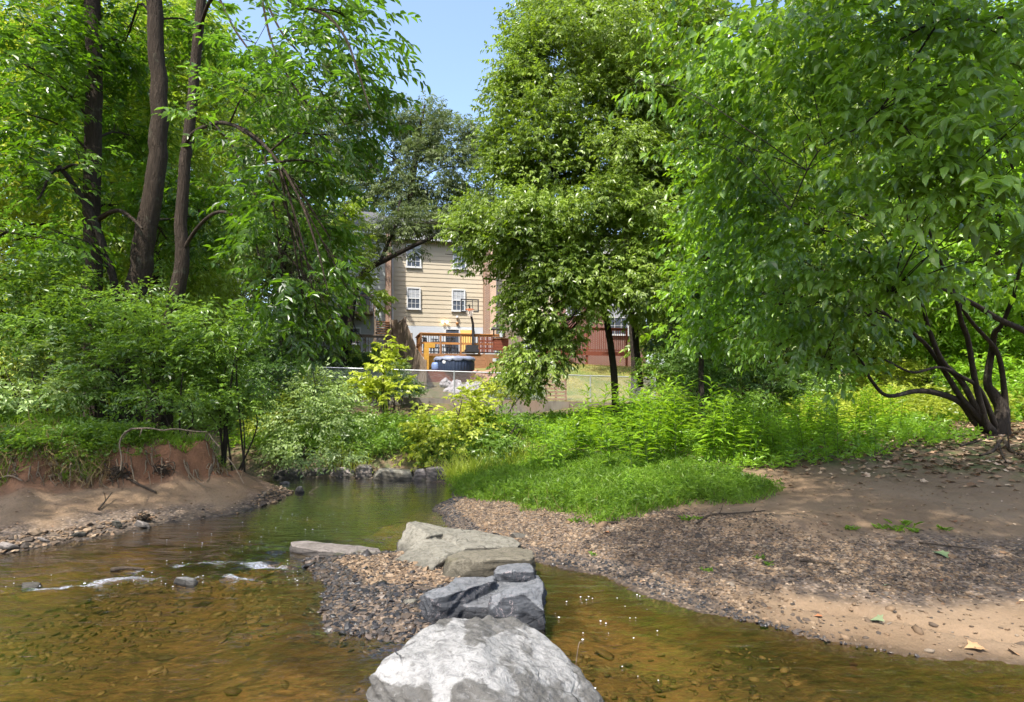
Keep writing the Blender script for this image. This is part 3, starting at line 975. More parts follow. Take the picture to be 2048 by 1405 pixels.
# small stones
RK = [((372, 1168), .15, .07, 'pale wedge stone poking out of the riffle', 'rock_pale'), ((62, 1172), .11, .045, 'dark wet stone at the left end of the riffle', 'rock_dark'),
      ((232, 1056), .10, .085, 'upright pale stone at the left water edge', 'rock_tan'), ((285, 1052), .13, .07, 'low brown stone beside the upright pale one', 'rock_bank'),
      ((600, 985), .11, .12, 'pale pointed stone standing in water off the bank tip', 'rock_pale'), ((12, 1098), .16, .06, 'flat reddish stone at the left frame edge', 'rock_bank'),
      ((85, 1082), .12, .05, 'flat brown stone on the stony toe of the left bank', 'rock_bank'), ((155, 1074), .15, .05, 'dark flat stone at the left water line', 'rock_dark'),
      ((1040, 1073), .16, .06, 'dark flat stone on the gravel behind the slab boulder', 'rock_dark'), ((570, 968), .16, .05, 'low pale stone by the far left pool edge', 'rock_bank'),
      ((888, 960), .12, .05, 'flat tan stone where the pool meets the grass', 'rock_tan'), ((820, 1207), .09, .03, 'pale flat stone in the wet gravel left of the dark boulder', 'rock_tan')]
for i, (q, w, h, lab, mt) in enumerate(RK):
    g = ground_at(*q) if True else None
    b = max(g[2], -.02)
    if CAMH - (q[1] - VH) / F * g[1] > -.02 and b <= -.01:
        pass
    d = CAMH * F / (q[1] - VH)
    if height((q[0] - U0) / F * d, d) < 0:
        c = np.array([(q[0] - U0) / F * d, d, 0.0])
    else:
        c = g
    rg = np.random.default_rng(500 + i)
    pts = []
    for k in range(14):
        a = rg.random() * 6.28
        zz = rg.random()
        rr = (1 - .55 * zz) * (.75 + .35 * rg.random())
        pts.append(c + np.array([math.cos(a) * w * rr, math.sin(a) * w * .7 * rr, -.05 + (h + .05) * zz]))
    boulder('rock', lab, [pts], M[mt], max(.006, w / 14), 1, w * .10, w * .05, (.2, .2, .9), .002, 60 + i, steep_shade, cat='rock', freq=.5 / w)

# boulders of the far pool edge: (u0, u1, vtop, vbase, depth)
FE = [(548, 610, 935, 957, 10.9, 'dark block under the far bushes, first at the left of the far edge', 'rock_dark'),
      (604, 668, 936, 956, 11.0, 'dark mossy stone under the bushes, right of the first dark block', 'rock_dark'),
      (660, 712, 934, 955, 10.95, 'grey brown sloped stone in the shaded far edge', 'rock_bank'),
      (560, 640, 908, 934, 11.5, 'dark ledge stone above the left far edge blocks', 'rock_dark'),
      (636, 706, 905, 934, 11.6, 'dark ledge stone above the sloped far edge stone', 'rock_dark'),
      (708, 746, 930, 956, 10.85, 'upright grey stone in the middle of the far edge', 'rock_bank'),
      (745, 826, 938, 962, 10.6, 'broad sunlit stone with a sloped top at the far edge', 'rock_tan'),
      (822, 858, 938, 963, 10.55, 'square sunlit stone right of the broad sloped one', 'rock_bank'),
      (852, 890, 935, 965, 10.45, 'tilted brown stone at the right end of the far edge', 'rock_bank'),
      (745, 790, 912, 930, 11.5, 'half buried grey stone among leaves above the far edge', 'rock_bank'),
      (786, 815, 912, 932, 11.3, 'small bluish stone among leaves above the far edge', 'rock_blue')]
for i, (u0, u1, v0, v1, d, lab, mt) in enumerate(FE):
    rg = np.random.default_rng(700 + i)
    pts = []
    for (uu, vv, dd) in ((u0, v1, 0), (u0 + .1 * (u1 - u0), v0 + 5, .1), (u0 + .3 * (u1 - u0), v0 + 2, .05), (u0 + .7 * (u1 - u0), v0, .1), (u1 - 2, v0 + 7, .08), (u1, v1, 0),
                         (u0 + .2 * (u1 - u0), v0, .5), (u1 - 4, v0, .5), (u0, v1, .6), (u1, v1, .6), ((u0 + u1) / 2, v1 + 6, -.06)):
        pts.append(P(uu + rg.normal(0, 2.5), vv + rg.normal(0, 1.6), d + dd))
    for uu in (u0, u1):
        q = P(uu, v1, d + .2)
        pts.append((q[0], q[1], -.15 if v1 > 940 else q[2] - .2))
    boulder('boulder', lab, [pts], M[mt], .02, 2, .035, .02, (.15, .2, .9), .006, 80 + i, steep_shade, freq=3.2, group='boulders of the far pool edge')
# ------------------------------------------------------------------ the row of houses behind the creek
TH = math.radians(14)
E2 = np.array([math.cos(TH), math.sin(TH)])
P0 = P(781, 0, 38.2)[:2]
ZB = 3.4


def fx(u, v, off=0.0):
    """photo pixel -> (along facade, height above house base) on a plane 'off' metres in front of the main facade"""
    k = (u - U0) / F
    b = P0 + off * np.array([math.sin(TH), -math.cos(TH)])
    lx = (k * b[1] - b[0]) / (E2[0] - k * E2[1])
    y = b[1] + lx * E2[1]
    return lx, CAMH - (v - VH) / F * y - ZB


def to_world(lx, ly, z=0.0):
    q = P0 + lx * E2 + ly * np.array([-math.sin(TH), math.cos(TH)])
    return np.array([q[0], q[1], z])


def lap_wall(name, x0, x1, z0, z1, mat, parent, y=0.0, depth=8.0, course=.285):
    mb = MB()
    z = z0
    while z < z1 - .02:
        t = min(z + course, z1)
        mb.add([(x0, y - .026, z), (x1, y - .026, z), (x1, y - .004, t), (x0, y - .004, t), (x0, y, z), (x1, y, z)], [(0, 1, 2, 3), (4, 5, 1, 0)])
        z = t
    mb.box(x0 + .002, x1 - .002, y + .002, y + depth, z0 - 2.4, z1 - .004)
    return mb.build(name, mat, parent)


def window(parent, x0, x1, z0, z1, y, cols=3, rows=4, blind=True, double=False, frame='white'):
    t = .085
    f = MB()
    for a, b, c, d in ((x0, x1, z1 - t, z1), (x0 - .03, x1 + .03, z0 - .03, z0 + t), (x0, x0 + t, z0 + t, z1 - t), (x1 - t, x1, z0 + t, z1 - t)):
        f.box(a, b, y - .10, y - .02, c, d)
    zm = (z0 + z1) / 2
    f.box(x0 + t, x1 - t, y - .085, y - .045, zm - .03, zm + .03)
    if double:
        xm = (x0 + x1) / 2
        f.box(xm - .05, xm + .05, y - .095, y - .03, z0 + t, z1 - t)
    w = f.build('window', M[frame], parent)
    g = MB().add([(x0 + t, y - .055, z0 + t), (x1 - t, y - .055, z0 + t), (x1 - t, y - .055, zm - .03), (x0 + t, y - .055, zm - .03)], [(0, 1, 2, 3)])
    g.build('pane', M['pane'], w)
    g = MB().add([(x0 + t, y - .06, zm + .03), (x1 - t, y - .06, zm + .03), (x1 - t, y - .06, z1 - t), (x0 + t, y - .06, z1 - t)], [(0, 1, 2, 3)])
    g.build('pane', M['pane_blind' if blind else 'pane'], w)
    if cols:
        mu = MB()
        for k in range(1, cols):
            xx = x0 + t + (x1 - x0 - 2 * t) * k / cols
            mu.box(xx - .012, xx + .012, y - .075, y - .062, z0 + t, z1 - t)
        for k in range(1, rows):
            zz = z0 + t + (z1 - z0 - 2 * t) * k / rows
            mu.box(x0 + t, x1 - t, y - .073, y - .063, zz - .012, zz + .012)
        mu.build('muntin', M[frame], w)
    return w


def gable_roof(parent, x0, x1, z, y0=-.45, depth=8.0, rise=2.5, mat='shingle'):
    mb = MB()
    ym, y1 = depth / 2, depth + .45
    mb.add([(x0, y0, z), (x1, y0, z), (x1, ym, z + rise), (x0, ym, z + rise), (x1, y1, z), (x0, y1, z),
            (x0, y0, z - .12), (x1, y0, z - .12), (x1, y1, z - .12), (x0, y1, z - .12)],
           [(0, 1, 2, 3), (3, 2, 4, 5), (6, 9, 8, 7), (0, 3, 5, 9, 6), (1, 7, 8, 4, 2)])
    r = mb.build('roof', M[mat], parent)
    g = MB().box(x0 + .05, x1 - .05, y0 - .13, y0 - .005, z - .16, z - .015)
    g.build('gutter', M['white'], r)
    return r


def house(name, label, **k):
    return thing(name, label, 'house', (P0[0], P0[1], ZB), TH)


# beige house
h1 = house('townhouse', 'beige clapboard house with white trimmed windows above a wooden deck')
xb = fx(966, 600)[0]
zs = fx(870, 653)[1]
ze = fx(850, 484)[1]
lap_wall('wall', 0.0, xb, zs, ze, M['siding_beige'], h1)
MB().box(0.0, xb, -.02, .5, -1.0, zs - .004).build('foundation', M['foundation'], h1)
gable_roof(h1, -.15, xb + .15, ze + .12)
for (a, b, c, d, bl) in ((812, 842, 489, 537, True), (905, 932, 492, 540, True), (813, 841, 575, 620, True), (903, 930, 579, 624, True)):
    x0, z1 = fx(a, c)
    x1, z0 = fx(b, d)
    window(h1, x0, x1, z0, z1, -.03, 3, 4, bl)
x0, z1 = fx(889, 657)
x1, z0 = fx(948, 706)
dr = MB()
for a, b, c, d in ((x0, x1, z1 - .09, z1), (x0, x0 + .09, z0, z1 - .09), (x1 - .09, x1, z0, z1 - .09), ((x0 + x1) / 2 - .05, (x0 + x1) / 2 + .05, z0, z1 - .09)):
    dr.box(a, b, -.09, -.022, c, d)
dr = dr.build('patio_door', M['white'], h1)
xm = (x0 + x1) / 2
MB().add([(x0 + .09, -.05, z0), (xm - .05, -.05, z0), (xm - .05, -.05, z1 - .09), (x0 + .09, -.05, z1 - .09)], [(0, 1, 2, 3)]).build('pane', M['pane'], dr)
MB().add([(xm + .05, -.05, z0), (x1 - .09, -.05, z0), (x1 - .09, -.05, z1 - .09), (xm + .05, -.05, z1 - .09)], [(0, 1, 2, 3)]).build('pane', M['room_glow'], dr)
MB().tube([(.12, -.12, -.2), (.12, -.12, ze - .1), (.12, -.3, ze + .0)], .055, 6).build('downspout', M['white'], h1)
x, z = fx(889, 646)
fl = MB().lathe([(.06, 0), (.06, .08), (.02, .1)], 8, (x, -.08, z)).build('floodlight', M['furniture'], h1)
for s in (-1, 1):
    MB().lathe([(.02, 0), (.085, .05), (.10, .11), (.06, .16)], 10, (x + s * .13, -.19, z - .05)).build('bulb', M['lamp_glow'], fl)
x, z = fx(914, 638)
MB().lathe([(.03, 0), (.10, .05), (.10, .13), (.03, .18)], 10, (x, -.10, z)).build('wall_lamp', M['white'], h1)
x, z = fx(914, 650)
MB().lathe([(.02, 0), (.09, .04), (.11, .1), (.03, .14)], 10, (x, -.10, z)).build('meter_box', M['wood_orange'], h1)

# grey house to its left
h0 = house('townhouse', 'pale grey clapboard house beside the beige one, half hidden by leaves')
lap_wall('wall', -6.6, -.34, fx(740, 668)[1], ze + .1, M['siding_grey'], h0, -.0)
MB().box(-6.6, -.34, -.02, .5, -1.0, fx(740, 668)[1] - .004).build('foundation', M['foundation'], h0)
gable_roof(h0, -6.75, -.18, ze + .32)
MB().box(-.335, -.005, -.95, .3, -1.2, ze + .35).build('party_wall', M['brick_brown'], h0)
for (a, b, c, d, nb, db) in ((697, 736, 493, 537, 4, True), (650, 676, 493, 537, 3, False)):
    x0, z1 = fx(a, c)
    x1, z0 = fx(b, d)
    window(h0, x0, x1, z0, z1, -.03, nb, 4, False, db)
x0, z1 = fx(712, 574)
x1, z0 = fx(746, 618)
pd = MB()
for a, b, c, d in ((x0, x1, z1 - .16, z1), (x0, x0 + .14, z0, z1 - .16), (x1 - .14, x1, z0, z1 - .16)):
    pd.box(a, b, -.09, -.046, c, d)
pd = pd.build('balcony_door', M['white'], h0)
MB().add([(x0 + .14, -.06, z0), (x1 - .14, -.06, z0), (x1 - .14, -.06, z1 - .16), (x0 + .14, -.06, z1 - .16)], [(0, 1, 2, 3)]).build('pane', M['pane'], pd)
x0, z1 = fx(697, 655)
x1, z0 = fx(722, 690)
window(h0, x0, x1, z0, z1, -.05, 0, 0, False)
bal = MB()
bx0, bz = fx(700, 626)
bx1 = fx(746, 626)[0]
bal.box(bx0, bx1, -1.1, -.06, bz - .15, bz)
for k in range(14):
    xx = bx0 + (bx1 - bx0) * k / 13
    bal.box(xx - .02, xx + .02, -1.09, -1.05, bz + .002, bz + .92)
bal.box(bx0, bx1, -1.12, -1.02, bz + .922, bz + 1.0)
bal.build('balcony', M['wood_grey'], h0)

# next houses to the right, glimpsed through the tree
h2 = house('townhouse', 'beige clapboard house with a peach brick end wall, mostly behind the leafy tree')
x2, x3 = fx(985, 600)[0], fx(1108, 600)[0]
MB().box(xb + .02, xb + .36, -.55, .4, -1.2, ze + .3).build('party_wall', M['brick_brown'], h2)
MB().box(xb + .37, x2 + .12, -.60, .4, zs - .5, ze).build('brick_pier', M['brick_peach'], h2)
MB().box(xb + .025, x2 + .125, -.62, .41, -1.2, zs - .504).build('pier_base', M['foundation'], h2)
lap_wall('wall', x2 + .13, x3, zs, ze, M['siding_beige'], h2)
MB().box(x2 + .13, x3, -.02, .5, -1.0, zs - .004).build('foundation', M['foundation'], h2)
gable_roof(h2, xb + .1, x3 + .15, ze + .12)
MB().tube([(x2 + .26, -.1, -.2), (x2 + .26, -.1, ze)], .055, 6).build('downspout', M['white'], h2)
for (a, b, c, d) in ((1040, 1068, 497, 543), (1042, 1068, 583, 627)):
    x0, z1 = fx(a, c)
    x1, z0 = fx(b, d)
    window(h2, x0, x1, z0, z1, -.03, 3, 4, True)
h3 = house('townhouse', 'red brick house glimpsed between the trunk and branches of the leafy tree')
x4 = fx(1290, 600)[0]
MB().box(x3 + .05, x4, -.1, 7, -1.2, ze - .2).build('wall', M['brick_red'], h3)
gable_roof(h3, x3, x4 + .1, ze - .05)
for (a, b, c, d) in ((1130, 1160, 500, 545), (1215, 1245, 505, 550), (1130, 1158, 590, 632), (1212, 1255, 600, 672)):
    x0, z1 = fx(a, c)
    x1, z0 = fx(b, d)
    window(h3, x0, x1, z0, z1, -.13, 3, 4, True)


# ------------------------------------------------------------------ decks, stairs, fences of the yards
def deck(name, label, u0, u1, vfloor, vtop, d, depth, wood, rail_w, balw, lower=None, skirt=None, post_us=()):
    a = P(u0, vfloor, d)
    L = (P(u1, vfloor, d)[0] - a[0]) / math.cos(TH)
    r = thing(name, label, 'deck', a, TH)
    hgt = (vfloor - vtop) / F * d
    pl = MB()
    n = int(depth / .15)
    for k in range(n):
        pl.box(0, L, k * .15, k * .15 + .142, -.05, 0)
    pl.box(-.02, L + .02, -.05, -.003, -.24, -.002)
    pl.box(0, .05, 0, depth, -.24, -.052)
    pl.build('platform', M[wood], r)
    posts = [0, 1] if not post_us else [((P(q, 0, d)[0] - a[0]) / math.cos(TH)) / L for q in post_us]
    for t in posts:
        MB().box(t * L - .055, t * L + .055, .0, .11, -1.4, hgt + .02).build('post', M[wood], r)
    tr = MB().box(-.06, L + .06, -.03, .13, hgt + .022, hgt + .075)
    tr.box(0, L, .03, .075, hgt - .10, hgt + .018)
    tr.build('top_rail', M[rail_w], r)
    if lower:
        MB().box(0, L, .032, .072, hgt * lower, hgt * lower + .12).build('middle_rail', M[rail_w], r)
    nb = int(L / .14)
    bl = MB()
    for k in range(1, nb):
        bl.box(L * k / nb - .016, L * k / nb + .016, .038, .066, .06, hgt - .102)
    bl.box(0, L, .036, .070, .06, .13)
    o = bl.build('balusters', M[balw], r)
    if skirt:
        MB().box(.0, L, .02, .05, -.62, -.25).build('skirt', M[skirt], r)
    return r, L, hgt


dk, DL, DH = deck('wooden_deck', 'brown wooden deck with dark balusters in front of the beige house', 842, 1008, 707, 668, 34.0, 3.6, 'wood_brown', 'wood_orange', 'dark', .48, None, (842, 880, 920, 957, 1006))
# left return of the railing, running back to the house
sr = MB()
sr.box(-.06, .08, .13, 3.2, DH + .022, DH + .075)
sr.box(-.01, .05, .13, 3.2, DH * .48, DH * .48 + .12)
for k in range(20):
    sr.box(0, .03, .25 + k * .145, .28 + k * .145, .0, DH)
sr.build('side_rail', M['wood_orange'], dk)
dl, _, _ = deck('wooden_deck', 'weathered grey deck with close balusters in front of the grey house', 690, 803, 708, 671, 34.6, 2.6, 'wood_grey', 'wood_grey', 'wood_grey', None, 'wood_orange', (690, 728, 766, 802))
dr2, _, _ = deck('wooden_deck', 'red stained deck above the dry lawn behind the leafy tree', 1095, 1262, 702, 655, 36.5, 3.0, 'wood_red', 'wood_red', 'wood_red', None, None, (1095, 1130, 1177, 1228, 1262))

# stairs up the grey house
a = P(752, 668, 35.6)
st = thing('stairs', 'brown wooden stairs rising to the brick party wall of the grey house', 'stairs', a, TH)
tr = MB()
for k in range(6):
    tr.box(0, .85, k * .25, k * .25 + .29, .02 + k * .165, .065 + k * .165)
tr.build('tread', M['wood_brown'], st)
for s in (0, .87):
    MB().bar((s, -.05, .0), (s, 1.5, 1.0), .05, .26).build('stringer', M['wood_grey'], st)
MB().bar((-.05, -.05, .95), (-.05, 1.5, 1.95), .07, .1).build('handrail', M['wood_grey'], st)
for t in (0, 1.45):
    MB().box(-.1, 0, t - .05, t + .05, -.5, .95 + t * .67).build('post', M['wood_grey'], st)

# board fence that steps and sags down the slope between the two yards
fe = thing('board_fence', 'brown board fence sagging down the slope between the two yards', 'fence', (0, 0, 0))
pts = [P(782, 641, 37.2), P(795, 640, 35.4), P(796, 646, 35.3), P(810, 635, 33.6), P(812, 642, 33.3), P(822, 668, 31.9), P(834, 697, 30.2), P(850, 722, 28.2)]
allb = []
for k in range(len(pts) - 1):
    p, q = pts[k], pts[k + 1]
    n = max(1, int(np.linalg.norm((q - p)[:2]) / .15))
    for i in range(n):
        t0, t1 = i / n, (i + .93) / n
        allb.append((p + (q - p) * t0, p + (q - p) * t1))
third = len(allb) // 3 + 1
for s in range(0, len(allb), third):
    mb = MB()
    for A, B in allb[s:s + third]:
        zb = float(height(A[0], A[1])) - .1
        j = RNG.normal(0, .012)
        e = unit(np.array([B[1] - A[1], A[0] - B[0], 0])) * .02
        mb.add([(A[0], A[1], zb), (B[0], B[1], zb), (B[0], B[1], B[2] + j), (A[0], A[1], A[2] + j),
                (A[0] + e[0], A[1] + e[1], zb), (B[0] + e[0], B[1] + e[1], zb), (B[0] + e[0], B[1] + e[1], B[2] + j), (A[0] + e[0], A[1] + e[1], A[2] + j)],
               [(0, 1, 2, 3), (5, 4, 7, 6), (3, 2, 6, 7), (0, 3, 7, 4), (1, 5, 6, 2)])
    mb.build('board_panel', M['wood_grey'], fe)
for k in (0, 3, 5, 7):
    p = pts[k]
    MB().box(p[0] - .06, p[0] + .06, p[1] + .03, p[1] + .15, float(height(p[0], p[1])) - .2, p[2] + .05).build('post', M['wood_grey'], fe)
# grey board fence right of the beige house
gf = thing('board_fence', 'grey vertical board fence beside the peach brick pier', 'fence', (0, 0, 0))
A, B = P(1003, 645, 36.8), P(1045, 632, 33.5)
mb = MB()
for i in range(26):
    p = A + (B - A) * i / 26
    q = A + (B - A) * (i + .92) / 26
    zb = 3.2
    mb.add([(p[0], p[1], zb), (q[0], q[1], zb), (q[0], q[1], q[2]), (p[0], p[1], p[2]), (p[0], p[1] + .03, zb), (q[0], q[1] + .03, zb), (q[0], q[1] + .03, q[2]), (p[0], p[1] + .03, p[2])],
           [(0, 1, 2, 3), (5, 4, 7, 6), (3, 2, 6, 7), (0, 3, 7, 4), (1, 5, 6, 2)])
mb.build('board_panel', M['wood_grey'], gf)
for p in (A, B):
    MB().box(p[0] - .06, p[0] + .06, p[1] + .05, p[1] + .17, 3.0, p[2] + .06).build('post', M['wood_grey'], gf)

# red picket gate, red planter, covered bird table, flower pot
a = P(957, 706, 33.9)
pg = thing('picket_fence', 'short red picket fence at the right end of the brown deck', 'fence', (a[0], a[1], a[2]), TH)
mb = MB()
for k in range(9):
    x = .04 + k * .095
    mb.add([(x, -.09, .03), (x + .06, -.09, .03), (x + .06, -.09, .86), (x + .03, -.09, .93), (x, -.09, .86), (x, -.07, .03), (x + .06, -.07, .03), (x + .06, -.07, .86), (x + .03, -.07, .93), (x, -.07, .86)],
           [(0, 1, 2, 3, 4), (9, 8, 7, 6, 5), (0, 4, 9, 5), (1, 6, 7, 2), (2, 7, 8, 3), (3, 8, 9, 4)])
mb.build('pickets', M['wood_red'], pg)
for z in (.2, .62):
    MB().box(.0, .92, -.068, -.03, z, z + .09).build('rail', M['wood_red'], pg)
a = P(988, 692, 33.7)
pb = thing('planter_box', 'red wooden planter box right of the picket fence', 'planter', a, TH)
mb = MB()
for k in range(4):
    mb.box(0, .78, -.25, .25, k * .16 - .25, k * .16 - .10)
mb.build('box', M['wood_red'], pb)
mb = MB()
mb.box(-.04, .82, -.29, .29, .382, .42)
mb.build('rim', M['wood_brown'], pb)
a = P(998, 675, 33.7)
bt = thing('bird_table', 'dark roofed bird table standing on the red planter', 'bird table', a, TH)
MB().add([(-.5, -.35, .42), (.5, -.35, .42), (.5, .35, .42), (-.5, .35, .42), (-.3, 0, .62), (.3, 0, .62)], [(0, 1, 5, 4), (1, 2, 5), (2, 3, 4, 5), (3, 0, 4), (3, 2, 1, 0)]).build('roof', M['furniture'], bt)
for s in (-.3, .3):
    MB().box(s - .03, s + .03, -.03, .03, -.02, .45).build('post', M['furniture'], bt)
MB().box(-.36, .36, -.2, .2, .0, .06).build('tray', M['wood_brown'], bt)
a = P(1003, 675, 33.35)
fp = thing('flower_pot', 'pale blue flower pot with green plant beside the bird table', 'pot', a)
MB().lathe([(.09, 0), (.14, .28), (.16, .3), (.15, .33)], 12).build('pot', M['foundation'], fp)
pp = blob_points(np.array([.08, 0, .48]), np.array([.22, .2, .18]), 140, RNG, gap=-3)
link('foliage', leaves_mesh('foliage', pp, RNG.normal(0, 1, (140, 3)), RNG.normal(0, 1, (140, 3)), .12, .5, LEAF_LO, LM['shrub'], RNG), fp)

# basketball hoop
a = P(946, 705, 34.6)
bh = thing('basketball_hoop', 'portable basketball hoop with clear backboard standing on the deck', 'basketball hoop', a, TH)
MB().box(-.45, .30, -.35, .35, .0, .16).box(-.40, .25, -.3, .3, .16, .40).build('base', M['dark'], bh)
zp = (705 - 648) / F * 34.6
MB().bar((0, 0, .40), (0, 0, zp), .13).build('pole', M['dark'], bh)
zt = (705 - 614) / F * 34.6
arm = MB()
for z in (0, .22):
    arm.bar((.02, 0, zp - .2 + z), (-.30, -.35, zt - .15 + z), .06)
arm.build('arm', M['dark'], bh)
bb = MB()
x0, x1 = (919 - 946) / F * 34.6, (955 - 946) / F * 34.6
z0, z1 = (705 - 627) / F * 34.6, (705 - 601) / F * 34.6
yb = -.42
for q in ((x0, x1, z0, z0 + .07), (x0, x1, z1 - .06, z1), (x0, x0 + .06, z0 + .07, z1 - .06), (x1 - .06, x1, z0 + .07, z1 - .06), (-.52, -.49, z0 + .35, z1 - .12), (-.12, -.09, z0 + .07, z1 - .06), (-.49, -.12, z0 + .35, z0 + .38), (-.49, -.12, z1 - .15, z1 - .12)):
    bb.box(q[0], q[1], yb, yb + .04, q[2], q[3])
bb = bb.build('backboard', M['dark'], bh)
acr = NT('clear_acrylic')
MA = acr.done(acr.n('ShaderNodeMixShader', {0: .12, 1: acr.n('ShaderNodeBsdfTransparent', {'Color': (.93, .95, .96, 1)}).outputs[0], 2: acr.n('ShaderNodeBsdfGlossy', {'Roughness': .05}).outputs[0]}).outputs[0])
MB().add([(x0 + .06, yb + .02, z0 + .07), (x1 - .06, yb + .02, z0 + .07), (x1 - .06, yb + .02, z1 - .06), (x0 + .06, yb + .02, z1 - .06)], [(0, 1, 2, 3)]).build('clear_panel', MA, bb)
rc = np.array([-.30, yb - .27, (705 - 623) / F * 34.6])
ring = [rc + .23 * np.array([math.cos(t), math.sin(t), 0]) for t in np.linspace(0, 2 * math.pi, 25)]
MB().tube(ring, .022, 6, False).bar(rc + np.array([0, .23, 0]), rc + np.array([0, .27, -.05]), .12).build('rim', M['orange'], bh)
nt_ = MB()
for k in range(12):
    for s in (-1, 1):
        cs = []
        for j in range(4):
            t = 2 * math.pi * (k + s * j * .5) / 12
            rr = .22 - .035 * j
            cs.append(rc + np.array([rr * math.cos(t), rr * math.sin(t), -.13 * j]))
        nt_.tube(cs, .009, 3, False)
nt_.build('net', M['net'], bh)


# outdoor table and chairs on the deck
def chair_():
    r = thing('patio_chair', 'dark patio chair on the brown deck', 'chair', (0, 0, 0), 0, 'patio chairs on the brown deck')
    MB().box(-.24, .24, -.24, .24, .42, .46).build('seat', M['furniture'], r)
    mb = MB()
    for k in range(6):
        mb.bar((-.22 + k * .088, .22, .46), (-.22 + k * .088, .30, .98), .03)
    mb.bar((-.25, .30, .98), (.25, .30, .98), .05)
    mb.build('backrest', M['furniture'], r)
    for sx in (-.22, .22):
        for sy in (-.22, .22):
            MB().bar((sx, sy, .42), (sx * 1.1, sy * 1.15, 0), .035).build('leg', M['furniture'], r)
        MB().bar((sx * 1.1, .26, .68), (sx * 1.1, -.24, .66), .04).build('arm', M['furniture'], r)
    return r


c0 = chair_()
for i, (u, dd, rz) in enumerate(((858, 35.0, 1.2), (872, 35.9, .4), (893, 35.2, -1.7), (905, 36.0, 2.9))):
    c = c0 if i == 0 else dup(c0)
    c['label'] = ('dark patio chair at the left end of the brown deck', 'dark patio chair behind the leftmost one on the brown deck', 'dark patio chair right of the patio table, before the glass door',
                  'dark patio chair behind the table against the glass door')[i]
    q = P(u, 0, dd)
    c.location = (q[0], q[1], P(842, 707, 34)[2])
    c.rotation_euler = (0, 0, rz)
q = P(880, 0, 35.3)
tb = thing('patio_table', 'round dark patio table between the chairs on the deck', 'table', (q[0], q[1], P(842, 707, 34)[2]))
MB().lathe([(.5, .70), (.52, .72), (.5, .74)], 18).build('table_top', M['furniture'], tb)
for k in range(4):
    t = k * math.pi / 2 + .4
    MB().bar((.3 * math.cos(t), .3 * math.sin(t), .7), (.42 * math.cos(t), .42 * math.sin(t), 0), .04).build('leg', M['furniture'], tb)

# timber terrace below the deck, hot tub and its pump on the red platform
a = P(852, 743, 32.3)
tw = thing('timber_wall', 'yellow and brown sleeper wall behind the hot tub', 'retaining wall', a, TH)
mb = MB()
for k in range(5):
    mb.box(0, 1.5, 0, .18, -.3 + k * .23, -.3 + k * .23 + .222)
mb.build('yellow_sleepers', M['wood_yellow'], tw)
mb = MB()
for k in range(5):
    mb.box(1.503, 3.45, 0, .18, -.3 + k * .23, -.3 + k * .23 + .222)
mb.box(3.27, 3.45, -1.0, -.003, -.3, .85)
mb.build('brown_sleepers', M['wood_brown'], tw)
MB().box(-.12, .12, -.35, -.003, -.3, 1.25).box(-.1, .45, -.33, .1, 1.255, 1.5).build('corner_post', M['wood_yellow'], tw)
a = P(853, 741, 29.6)
rp = thing('tub_platform', 'dark red stained board platform carrying the hot tub', 'platform', a, TH)
wd = (962 - 853) / F * 29.6
mb = MB()
for k in range(18):
    mb.box(0, wd, k * .145, k * .145 + .138, -.05, 0)
mb.build('boards', M['wood_red'], rp)
mb = MB()
for k in range(6):
    mb.box(.02, wd - .02, -.035, -.005, -.17 - k * .15, -.055 - k * .15 + .025)
mb.build('front_boards', M['wood_red'], rp)
c = P(909, 740, 30.6)
ht = thing('hot_tub', 'round dark blue inflatable hot tub with a crumpled cover', 'hot tub', (c[0], c[1], P(853, 741, 29.6)[2] + .003))
R_ = 1.0
prof, nb_ = [], 40
vs, fs = [], []
zs_ = np.linspace(0, .60, 7)
for zi, z in enumerate(zs_):
    for k in range(nb_ * 4):
        t = 2 * math.pi * k / (nb_ * 4)
        r = R_ * (1 - .03 * ((z - .3) / .3) ** 2) + .028 * abs(math.sin(t * nb_ / 2))
        vs.append((r * math.cos(t), r * math.sin(t), z))
m4 = nb_ * 4
for i in range(6):
    for k in range(m4):
        fs.append((i * m4 + k, i * m4 + (k + 1) % m4, (i + 1) * m4 + (k + 1) % m4, (i + 1) * m4 + k))
MB().add(vs, fs).build('tub_wall', M['tub'], ht, True)
vs, fs = [], []
for j in range(9):
    for k in range(48):
        t = 2 * math.pi * k / 48
        r = [1.05, 1.07, 1.04, .98, .9, .7, .5, .25, .02][j]
        z = [.50, .56, .63, .68, .70, .71, .72, .72, .72][j] + (.06 * math.sin(k * 2.3) * math.cos(k * .7) * (1 if j in (0,) else .35)) + .02 * math.sin(5 * t + j)
        vs.append((r * math.cos(t), r * math.sin(t), z))
for j in range(8):
    for k in range(48):
        fs.append((j * 48 + k, j * 48 + (k + 1) % 48, (j + 1) * 48 + (k + 1) % 48, (j + 1) * 48 + k))
MB().add(vs, fs).build('cover', M['tub_cover'], ht, True)
MB().lathe([(.09, 0), (.09, .012)], 12).build('badge', M['white'], ht).matrix_local = Matrix.Translation((-.42, -.94, .42)) @ Matrix.Rotation(math.pi / 2, 4, 'X')
c = P(872, 740, 30.1)
pu = thing('tub_pump', 'small blue pump unit left of the hot tub', 'pump', (c[0], c[1], P(853, 741, 29.6)[2] + .003), TH)
MB().lathe([(.20, 0), (.23, .06), (.23, .30), (.18, .40), (.05, .42)], 14).build('pump_body', M['blue'], pu, True)
MB().tube([(.2, .05, .2), (.4, .25, .22), (.6, .45, .25)], .05, 8).build('hose', M['furniture'], pu, True)

